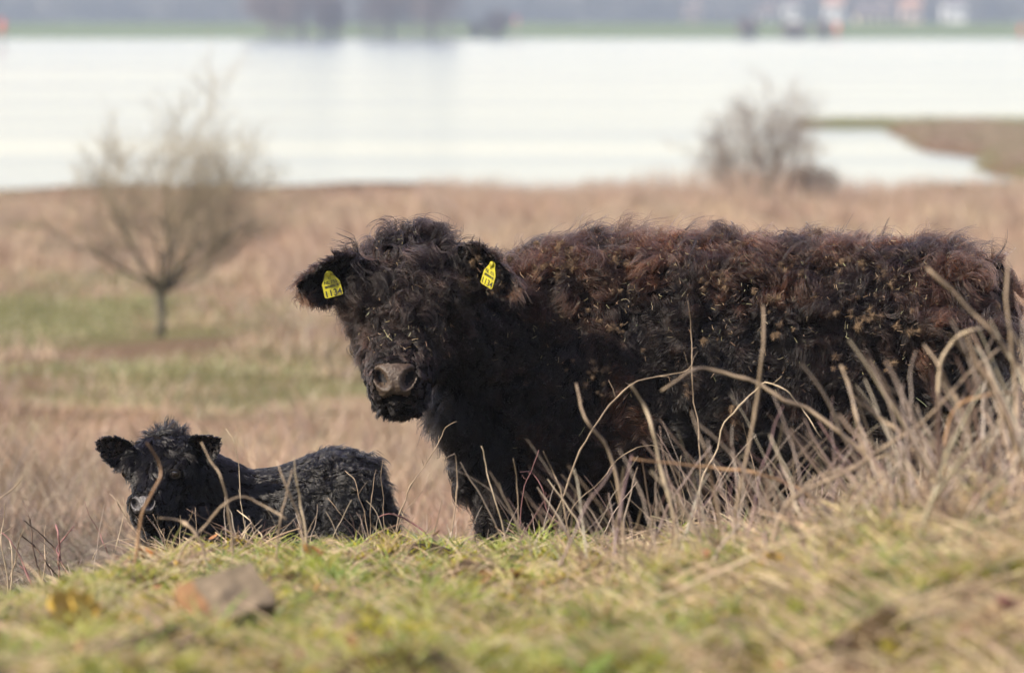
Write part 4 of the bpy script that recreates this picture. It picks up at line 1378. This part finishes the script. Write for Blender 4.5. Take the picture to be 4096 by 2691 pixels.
ST = [
 # in front of the cow, nearly sharp
 (14.9, 5.0, m_stem, W4([(1060, 60), (1030, 85), (950, 105), (830, 135), (740, 215), (680, 300), (620, 400), (550, 590), (470, 760)]), 'long thin stem arching up across the cow flank to meet the tall upright twig', 3),
 (15.0, 4.6, m_stem, W2([(857, 480), (875, 640), (878, 800), (880, 930), (900, 1060), (910, 1250), (900, 1400)]), 'tall thin upright twig with buds before the middle of the cow', 3),
 (14.9, 5.2, m_stem2, W4([(1575, 350), (1545, 300), (1500, 240), (1450, 180), (1400, 140), (1345, 120), (1300, 150), (1240, 215), (1180, 290), (1150, 400), (1090, 520), (1060, 700)]), 'pale hooked stem bent over in a sharp arch before the cow belly', 1),
 (12.6, 11.0, m_stem, W4([(940, 160), (1040, 90), (1120, 70), (1250, 100), (1330, 125), (1430, 190), (1530, 230), (1640, 310), (1720, 380), (1800, 470), (1850, 640)]), 'thick blurred stem sweeping in a broad arch over the cow flank', 0),
 (12.2, 11.0, m_stem, W2([(1195, 500), (1190, 700), (1165, 900), (1140, 1045), (1110, 1250), (1080, 1420)]), 'thick blurred upright stalk crossing the broad arching stem', 0),
 (12.8, 10.0, m_stem, W4([(600, 130), (640, 280), (720, 380), (760, 520), (780, 700)]), 'short blurred stalk behind the foot of the long arching stem', 0),
 (12.6, 12.0, m_stem2, W4([(820, 140), (870, 220), (900, 310), (920, 420), (960, 560), (990, 700)]), 'blurred pale stalk leaning over below the crown of the arch', 0),
 (11.6, 13.0, m_stem, W2([(1935, 330), (2060, 430), (2160, 540), (2240, 620), (2330, 750), (2400, 900), (2430, 1200)]), 'thickest blurred stem slanting down over the cow rump', 0),
 (11.5, 12.0, m_stem, W2([(2310, 280), (2300, 480), (2320, 640), (2330, 800), (2345, 1000), (2340, 1250)]), 'blurred upright stalk standing before the cow tail', 0),
 (11.8, 11.5, m_stem, W4([(2280, 0), (2150, 110), (2000, 270), (1850, 370), (1700, 470), (1500, 560), (1420, 640)]), 'long blurred stem rising diagonally from belly to rump', 0),
 (12.0, 12.0, m_stem, W4([(1650, 60), (1690, 170), (1720, 290), (1740, 370), (1770, 560)]), 'blurred stalk with broken tip between belly and hind leg', 0),
 (11.9, 13.0, m_stem, W4([(1700, 180), (1790, 250), (1870, 310), (1980, 360), (2080, 400), (2200, 520)]), 'thick blurred stem slanting down to the thicket below the rump', 0),
 (11.8, 10.0, m_stem, W2([(1930, 680), (2000, 790), (2040, 870), (2110, 1000), (2160, 1200)]), 'blurred stalk leaning away from the arch by the hind leg', 0),
 (11.9, 10.0, m_stem2, W2([(2200, 600), (2130, 620), (2060, 670), (2000, 760), (1985, 900), (1990, 1200)]), 'blurred curved stem bowing over like a cane below the rump', 0),
 (11.7, 9.0, m_orange, W4([(2420, 180), (2380, 175), (2290, 170), (2200, 190), (2120, 230), (2080, 320), (2070, 480)]), 'orange-brown blurred stem curving outward below the rump', 0),
 (12.4, 8.5, m_orange, W4([(820, 430), (1000, 450), (1150, 470), (1300, 490), (1450, 540), (1560, 600), (1640, 700)]), 'orange-brown blurred stem lying nearly level under the belly', 0),
 (12.2, 9.5, m_stem, W4([(2080, 380), (1900, 400), (1700, 460), (1550, 510), (1480, 590), (1440, 680)]), 'low blurred stem arching sideways into the thicket under the belly', 0),
 (15.1, 2.8, m_stem, W4([(1040, 560), (1030, 510), (1000, 450), (930, 390), (850, 385), (760, 440), (700, 520), (600, 610), (560, 700)]), 'thin wiry twig making a low hoop before the belly', 2),
 (15.2, 3.6, m_stem2, W4([(1145, 450), (1190, 520), (1200, 600), (1230, 700)]), 'short pale kinked twig under the hooked stem', 3),
 (15.2, 2.8, m_stem, W4([(1260, 290), (1280, 370), (1310, 480), (1330, 600), (1340, 690)]), 'thin upright twig with a forked tip under the belly', 3),
 (15.2, 4.0, m_pink, W4([(380, 485), (430, 490), (470, 560), (490, 650), (560, 720)]), 'pinkish twig with a bent tip before the front legs', 2),
 (15.2, 3.6, m_pink, W4([(455, 395), (420, 480), (390, 560), (375, 740)]), 'purple-tinged twig leaning by the bent pink twig', 1),
 (14.6, 5.0, m_stem2, W4([(225, 380), (240, 460), (270, 580), (310, 720)]), 'straight pale stalk crossing the front leg', 0),
 (14.8, 4.2, m_stem, W4([(85, 430), (120, 415), (130, 500), (130, 570), (110, 700)]), 'hooked grey stalk at the front edge of the front leg', 0),
 (14.6, 4.8, m_stem, W4([(350, 430), (365, 500), (372, 600), (375, 750)]), 'upright grey stalk in the shade between the front legs', 0),
 (14.4, 5.5, m_stem, W4([(470, 400), (510, 480), (540, 540), (570, 700)]), 'leaning grey stalk behind the bent pink twig', 0),
 (15.2, 2.6, m_stem2, W4([(1550, 490), (1520, 590), (1480, 690)]), 'fine pale twig with a split tip before the hind legs', 3),
 (15.1, 2.6, m_stem2, W4([(1640, 510), (1590, 575), (1560, 640), (1530, 700)]), 'fine slanting twig beside the split-tip twig', 4),
 (15.1, 2.8, m_stem2, W4([(1800, 360), (1750, 420), (1735, 500), (1720, 600), (1715, 700)]), 'fine branching twig standing clear of the thicket', 5),
 (15.0, 3.0, m_stem2, W4([(1020, 420), (1018, 520), (1040, 600), (1020, 720)]), 'thin pale upright straw beside the short kinked twig', 1),
 # between cow and calf
 (15.7, 4.4, m_stem, W1([(1160, 1380), (1100, 1410), (1060, 1490), (1015, 1570)]) + W3([(2380, 450), (2300, 550), (2250, 680), (2210, 800), (2190, 900)]), 'thin branching twig in the gap between calf and cow', 3),
 (15.6, 3.0, m_stem, W3([(2420, 480), (2360, 600), (2290, 690), (2250, 740), (2220, 800)]), 'fine twig bowing beside the branching twig in the gap', 0),
 (15.3, 4.6, m_pink, W3([(2060, 800), (2080, 780), (2150, 770), (2260, 820), (2380, 900)]), 'pink bramble stem trailing over the crest between calf and cow', 1),
 # round the calf
 (15.5, 3.2, m_stem2, W3([(1025, 195), (1080, 310), (1115, 450), (1130, 640), (1150, 800), (1190, 980)]), 'tall thin twig rising beside the calf neck above its back', 3),
 (13.2, 6.5, m_stem, W3([(860, 290), (930, 420), (1000, 520), (1040, 680), (1070, 870), (1080, 1000)]), 'blurred stalk rising before the calf ear nearest the cow', 0),
 (12.6, 8.0, m_orange, W3([(490, 290), (560, 400), (570, 500), (500, 640), (430, 790), (400, 1000)]), 'blurred brownish stalk bending across the calf face', 0),
 (13.0, 7.5, m_stem, W3([(1440, 810), (1280, 730), (1140, 660), (1000, 730), (900, 850), (760, 980), (700, 1080)]), 'blurred stem bent in a low arch before the calf body', 0),
 (13.2, 6.5, m_stem, W3([(1370, 410), (1430, 560), (1500, 740), (1530, 900)]), 'blurred stalk leaning over the middle of the calf back', 0),
 (13.4, 6.5, m_stem2, W3([(1490, 380), (1510, 560), (1530, 720), (1560, 880)]), 'blurred pale upright stalk before the calf flank', 0),
 (13.2, 6.5, m_stem, W3([(1480, 470), (1440, 640), (1410, 770), (1390, 900)]), 'blurred stalk crossing the pale upright one at the calf flank', 0),
 (15.4, 4.2, m_stem, W3([(230, 640), (280, 690), (340, 790), (400, 880), (470, 950), (560, 1000), (640, 1060)]), 'thorny twig bowing under the calf chin', 4),
 (15.3, 4.0, m_stem2, W3([(320, 660), (322, 760), (280, 940), (240, 1100), (215, 1190)]), 'pale straight stalk standing beside the calf muzzle', 1),
 (15.3, 2.6, m_stem2, W3([(440, 925), (300, 950), (170, 1000), (120, 1080)]), 'thin straw lying level below the calf muzzle', 0),
 (15.4, 3.2, m_pink, W3([(65, 690), (100, 800), (150, 900), (190, 1000), (230, 1100)]), 'thin reddish twig leaning towards the calf muzzle', 2),
 (15.2, 6.0, m_stem2, W3([(1100, 750), (1180, 830), (1230, 880), (1275, 925)]), 'short thick broken straw before the calf chest', 0),
 (15.3, 4.6, m_pink, W3([(985, 850), (1060, 900), (1150, 940), (1220, 1000)]), 'short pink twig lying before the calf chest', 0),
 (15.4, 3.2, m_stem, W3([(2050, 470), (2030, 620), (2020, 760), (2015, 880)]), 'upright twig before the calf rump', 1),
 (15.4, 3.2, m_stem, W3([(1830, 480), (1890, 550), (1910, 640), (1950, 760), (1985, 890)]), 'leaning twig with bent tip before the calf rump', 2),
 (15.3, 3.0, m_stem, W3([(1720, 660), (1800, 750), (1900, 850), (1960, 930)]), 'thin twig slanting low before the calf haunch', 2),
 (15.5, 2.6, m_stem, W3([(2090, 410), (2080, 520), (2100, 640), (2100, 760), (2105, 880)]), 'fine twig against the outer edge of the calf rump', 0),
 (15.3, 3.2, m_darkt, W3([(760, 740), (830, 790), (920, 830), (1020, 880), (1080, 960)]), 'thin dark twig slanting before the calf chest', 3),
 (15.3, 3.0, m_stem, W3([(820, 730), (830, 860), (815, 990)]), 'small forked dry twig before the calf front leg', 2),
 (15.3, 3.4, m_stem2, W3([(715, 780), (715, 880), (720, 1000)]), 'small pale upright straw below the calf cheek', 1),
 (15.3, 3.0, m_stem, W3([(530, 770), (560, 860), (600, 940), (580, 1040)]), 'small bent twig right below the calf mouth', 3),
 (13.0, 9.0, m_stem, W3([(570, 800), (700, 810), (780, 860), (850, 960)]), 'blurred stem end drooping below the calf mouth', 0),
 # lower corner thicket
 (15.2, 6.0, m_stem, WL([(182, 400), (110, 490), (0, 580), (-90, 690), (-130, 900)]), 'bare stick poking in from the picture edge beside the calf', 1),
 (15.2, 6.2, m_pink, WL([(435, 775), (465, 870), (470, 1000), (465, 1150), (455, 1330)]), 'thick purple bramble stem with a cut top beside the calf', 2),
 (15.25, 4.6, m_pink, WL([(580, 785), (520, 860), (450, 960), (470, 1020), (540, 1170), (560, 1260)]), 'zigzag purple bramble stem crossing the cut one', 2),
 (15.3, 4.6, m_darkt, WL([(175, 735), (250, 790), (330, 850), (440, 970), (500, 1100), (540, 1190)]), 'dark twig slanting down to the purple bramble stem', 2),
 (15.2, 5.0, m_darkt, WL([(150, 855), (270, 950), (340, 1060), (420, 1150), (500, 1300)]), 'dark knotty twig slanting through the corner thicket', 4),
 (15.2, 4.2, m_darkt, WL([(180, 590), (225, 690), (250, 800), (262, 950), (300, 1100), (330, 1250)]), 'dark seed-headed twig rising tallest from the corner thicket', 4),
 (15.1, 5.0, m_pink, WL([(10, 840), (80, 900), (150, 1020), (200, 1120), (260, 1300), (285, 1400)]), 'purplish stem leaning out of the corner thicket', 2),
 (15.2, 4.0, m_stem2, WL([(75, 890), (100, 1000), (90, 1150), (80, 1330)]), 'pale stalk in the middle of the corner thicket', 2),
 (15.2, 4.0, m_stem2, WL([(165, 1190), (230, 1260), (250, 1330), (280, 1410)]), 'pale broken straw at the foot of the corner thicket', 0),
 (15.2, 4.4, m_stem2, WL([(30, 620), (20, 760), (0, 900), (40, 1100), (70, 1300)]), 'pale stalk with seed tuft at the picture edge', 4),
 (15.3, 3.4, m_stem, WL([(360, 790), (350, 900), (355, 1040), (330, 1200), (310, 1340)]), 'upright dry twig behind the purple bramble stem', 3),
 (15.2, 3.6, m_stem, WL([(190, 810), (150, 930), (120, 1060), (70, 1250)]), 'dry twig leaning against the purplish stem in the corner', 3),
 # lying across the foreground
 (10.6, 9.0, m_stem2, [(3480, 2065), (3260, 2130), (2960, 2260), (2700, 2370), (2480, 2470), (2230, 2600)], 'long pale blurred straw lying diagonally over the nearest grass', 0),
 (9.6, 8.0, m_stem, [(3280, 2330), (3480, 2450), (3640, 2560), (3760, 2660)], 'blurred straw slanting the other way in the near corner', 0),
 (9.3, 8.0, m_stem2, [(2880, 2660), (3080, 2620), (3280, 2640), (3420, 2680)], 'blurred pale straw lying along the bottom edge', 0),
]
for d, mm, mat, pts, label, side in ST:
    if 'corner' in label or 'bramble' in label: mm *= 1.35
    lying = 'lying' in label and ('blurred' in label and 'belly' not in label or 'level below' in label or 'pink twig lying' in label)
    stem_obj(d, mm, mat, pts, label, rooted=not lying, side=side)

# small unnamed stalks filling in between
def stalks(name, n, fx, fd, hmin, hmax, rmin, rmax, lean):
    x, y = fx(n), fd(n)
    c = pal(n, [(.22, .16, .105), (.29, .225, .145), (.17, .11, .075), (.15, .078, .066), (.21, .135, .07)], [4, 3, 2, 1, 1])
    blades(name, x, y, RNG.uniform(hmin, hmax, n), lean, RNG.uniform(rmin, rmax, n), c, M_STRAW, K=8, droop=.28, tip=.45, kink=.011)
stalks('tall_thicket_stalks', 75, lambda n: RNG.uniform(.72, 1.3, n) ** .8, lambda n: RNG.uniform(10.8, 12.2, n), .22, .45, .0018, .0045, .3)
stalks('blurred_thicket_stalks', 70, lambda n: RNG.uniform(.2, 1.1, n), lambda n: RNG.uniform(11.6, 13.4, n), .16, .36, .0012, .003, .4)
stalks('fine_thicket_stalks', 420, lambda n: np.clip(1.15 - np.abs(RNG.normal(0, .4, n)), .1, 1.6), lambda n: RNG.uniform(12.0, 14.8, n), .08, .36, .0006, .0016, .5)
stalks('dry_stalks', 150, lambda n: RNG.uniform(.0, 1.25, n), lambda n: RNG.uniform(12.0, 15.2, n), .08, .3, .0009, .003, .35)
stalks('thicket_stalks', 200, lambda n: np.clip(1.2 - np.abs(RNG.normal(0, .32, n)), .3, 1.6), lambda n: RNG.uniform(10.6, 12.2, n), .07, .27, .0018, .0048, .45)
stalks('crest_stalks', 240, lambda n: RNG.uniform(-1.5, .1, n), lambda n: RNG.uniform(14.6, 15.7, n), .05, .18, .0006, .0016, .4)
stalks('corner_stalks', 150, lambda n: RNG.uniform(-1.55, -1.12, n), lambda n: RNG.uniform(14.9, 15.6, n), .1, .3, .0008, .002, .35)

# ------------------------------------------------------------------ broken brick, leaves and moss cushions in front
m_brick = noisy('orange_brick', (.17, .09, .04), (.26, .145, .07), 30, .9, .5)
m_lichen = noisy('grey_weathered_brick_face', (.12, .095, .062), (.20, .155, .105), 40, .9, .5)
bxx = P(885, 2450, 10.3)
g0 = hz(bxx.x, 10.3)
bm = bmesh.new()
bmesh.ops.create_cube(bm, size=1)
bmesh.ops.subdivide_edges(bm, edges=bm.edges, cuts=3, use_grid_fill=True)
bmesh.ops.scale(bm, vec=(.165, .11, .105), verts=bm.verts)
rq = random.Random(9)
for vv in bm.verts:
    k = 1.0
    if vv.co.x < -.03: k = .82 + .1 * rq.random()
    vv.co = Vector((vv.co.x * k, vv.co.y, vv.co.z * k)) + Vector((rq.gauss(0, .0022), rq.gauss(0, .0022), rq.gauss(0, .0022)))
bm.normal_update()
for fc in bm.faces:
    fc.material_index = 0 if fc.normal.x < -.5 or fc.normal.z < -.6 or fc.calc_center_median().x < -.03 else 1
bme = bpy.data.meshes.new('broken_brick'); bm.to_mesh(bme); bm.free()
bme.materials.append(m_brick); bme.materials.append(m_lichen)
bo = put(bpy.data.objects.new('broken_brick', bme))
bo.location = (bxx.x, 10.3, g0 + .06)
bo.scale = (1, 1, 1)
bo.rotation_euler = (R(42), R(-14), R(24))
mdv = bo.modifiers.new('bevel', 'BEVEL'); mdv.width = .004; mdv.segments = 2; mdv.angle_limit = R(50)
tag(bo, 'broken grey brick with an orange end half sunk in the grass below the calf', 'brick')

m_yleaf = noisy('yellow_dead_leaf', (.36, .22, .03), (.48, .33, .06), 25, .7, .3)
m_oleaf = noisy('orange_dead_leaf', (.26, .09, .025), (.38, .16, .045), 25, .7, .3)
def leaf(px_, py_, d, s, mat, label, tilt=(1.0, .2, .4), group='fallen leaves on the bank'):
    c = P(px_, py_, d); z = hz(c.x, d) + s * .35 + .038
    rot = Matrix.Rotation(tilt[2], 3, 'Z') @ Matrix.Rotation(tilt[0], 3, 'X') @ Matrix.Rotation(tilt[1], 3, 'Y')
    root = tag(empty('fallen_leaf', (c.x, d, z)), label, 'leaf', group)
    V, Fc = [], []
    nu, nv = 9, 5
    for i in range(nu):
        u = -1 + 2 * i / (nu - 1)
        w = max(.03, (1 - u * u) ** .7 * .62) * (1 + .14 * math.sin(i * 2.7))
        for j in range(nv):
            q = -1 + 2 * j / (nv - 1)
            V.append(Vector((c.x, d, z)) + rot @ Vector((u * s, q * w * s, s * (.35 * u * u + .28 * q * q + .05 * math.sin(i * 1.9 + j)))))
    for i in range(nu - 1):
        for j in range(nv - 1):
            a = i * nv + j; Fc.append((a, a + 1, a + nv + 1, a + nv))
    lo = mesh_obj('blade', V, Fc, mat, root)
    so = lo.modifiers.new('thickness', 'SOLIDIFY'); so.thickness = .0008
    m = MB(); a0 = Vector((c.x, d, z)) + rot @ Vector((-s, 0, .35 * s)); m.tube([a0, a0 + rot @ Vector((-s * .5, 0, s * .1))], [.0012, .0008], 5); m.build('leaf_stalk', mat, root)
leaf(255, 2520, 10.3, .06, m_yleaf, 'large curled yellow leaf in the bottom corner below the thicket', (1.1, .3, .5))
leaf(305, 2585, 10.0, .036, m_yleaf, 'yellow leaf tucked under the large curled one', (.8, -.4, 1.6))
leaf(575, 2250, 13.6, .026, m_oleaf, 'rust-brown leaf on the crest below the calf head', (.9, .2, .2))
leaf(705, 2290, 12.6, .018, m_yleaf, 'small amber leaf between the crest and the broken brick', (.8, .2, 1.2))
leaf(1240, 2275, 12.6, .028, m_oleaf, 'orange leaf on the grass below the calf rump', (.7, .5, .3))
leaf(3080, 2310, 10.9, .026, m_yleaf, 'bright yellow leaf in the green grass under the long diagonal straw', (.9, .1, .7))
leaf(4020, 2640, 9.2, .04, noisy('dark_red_leaf', (.09, .03, .03), (.15, .05, .045), 25, .7), 'dark red leaf in the bottom corner farthest from the calf', (.6, .2, 1.0))

# ------------------------------------------------------------------ air over the river
m_haze, nt, out = new_mat('river_haze')
pv = nd(nt, 'ShaderNodeVolumePrincipled')
pv.inputs['Color'].default_value = (.72, .83, 1.0, 1)
pv.inputs['Density'].default_value = .0003
pv.inputs['Anisotropy'].default_value = .1
nt.links.new(pv.outputs[0], out.inputs['Volume'])
m = MB(); m.box((0, 1300, 8.5), (1300, 1350, 12.0))
haze = m.build('haze', m_haze, None, False)
tag(haze, kind='stuff')
print('burrs', nb, 'tris', sum(len(m_.polygons) for m_ in bpy.data.meshes))
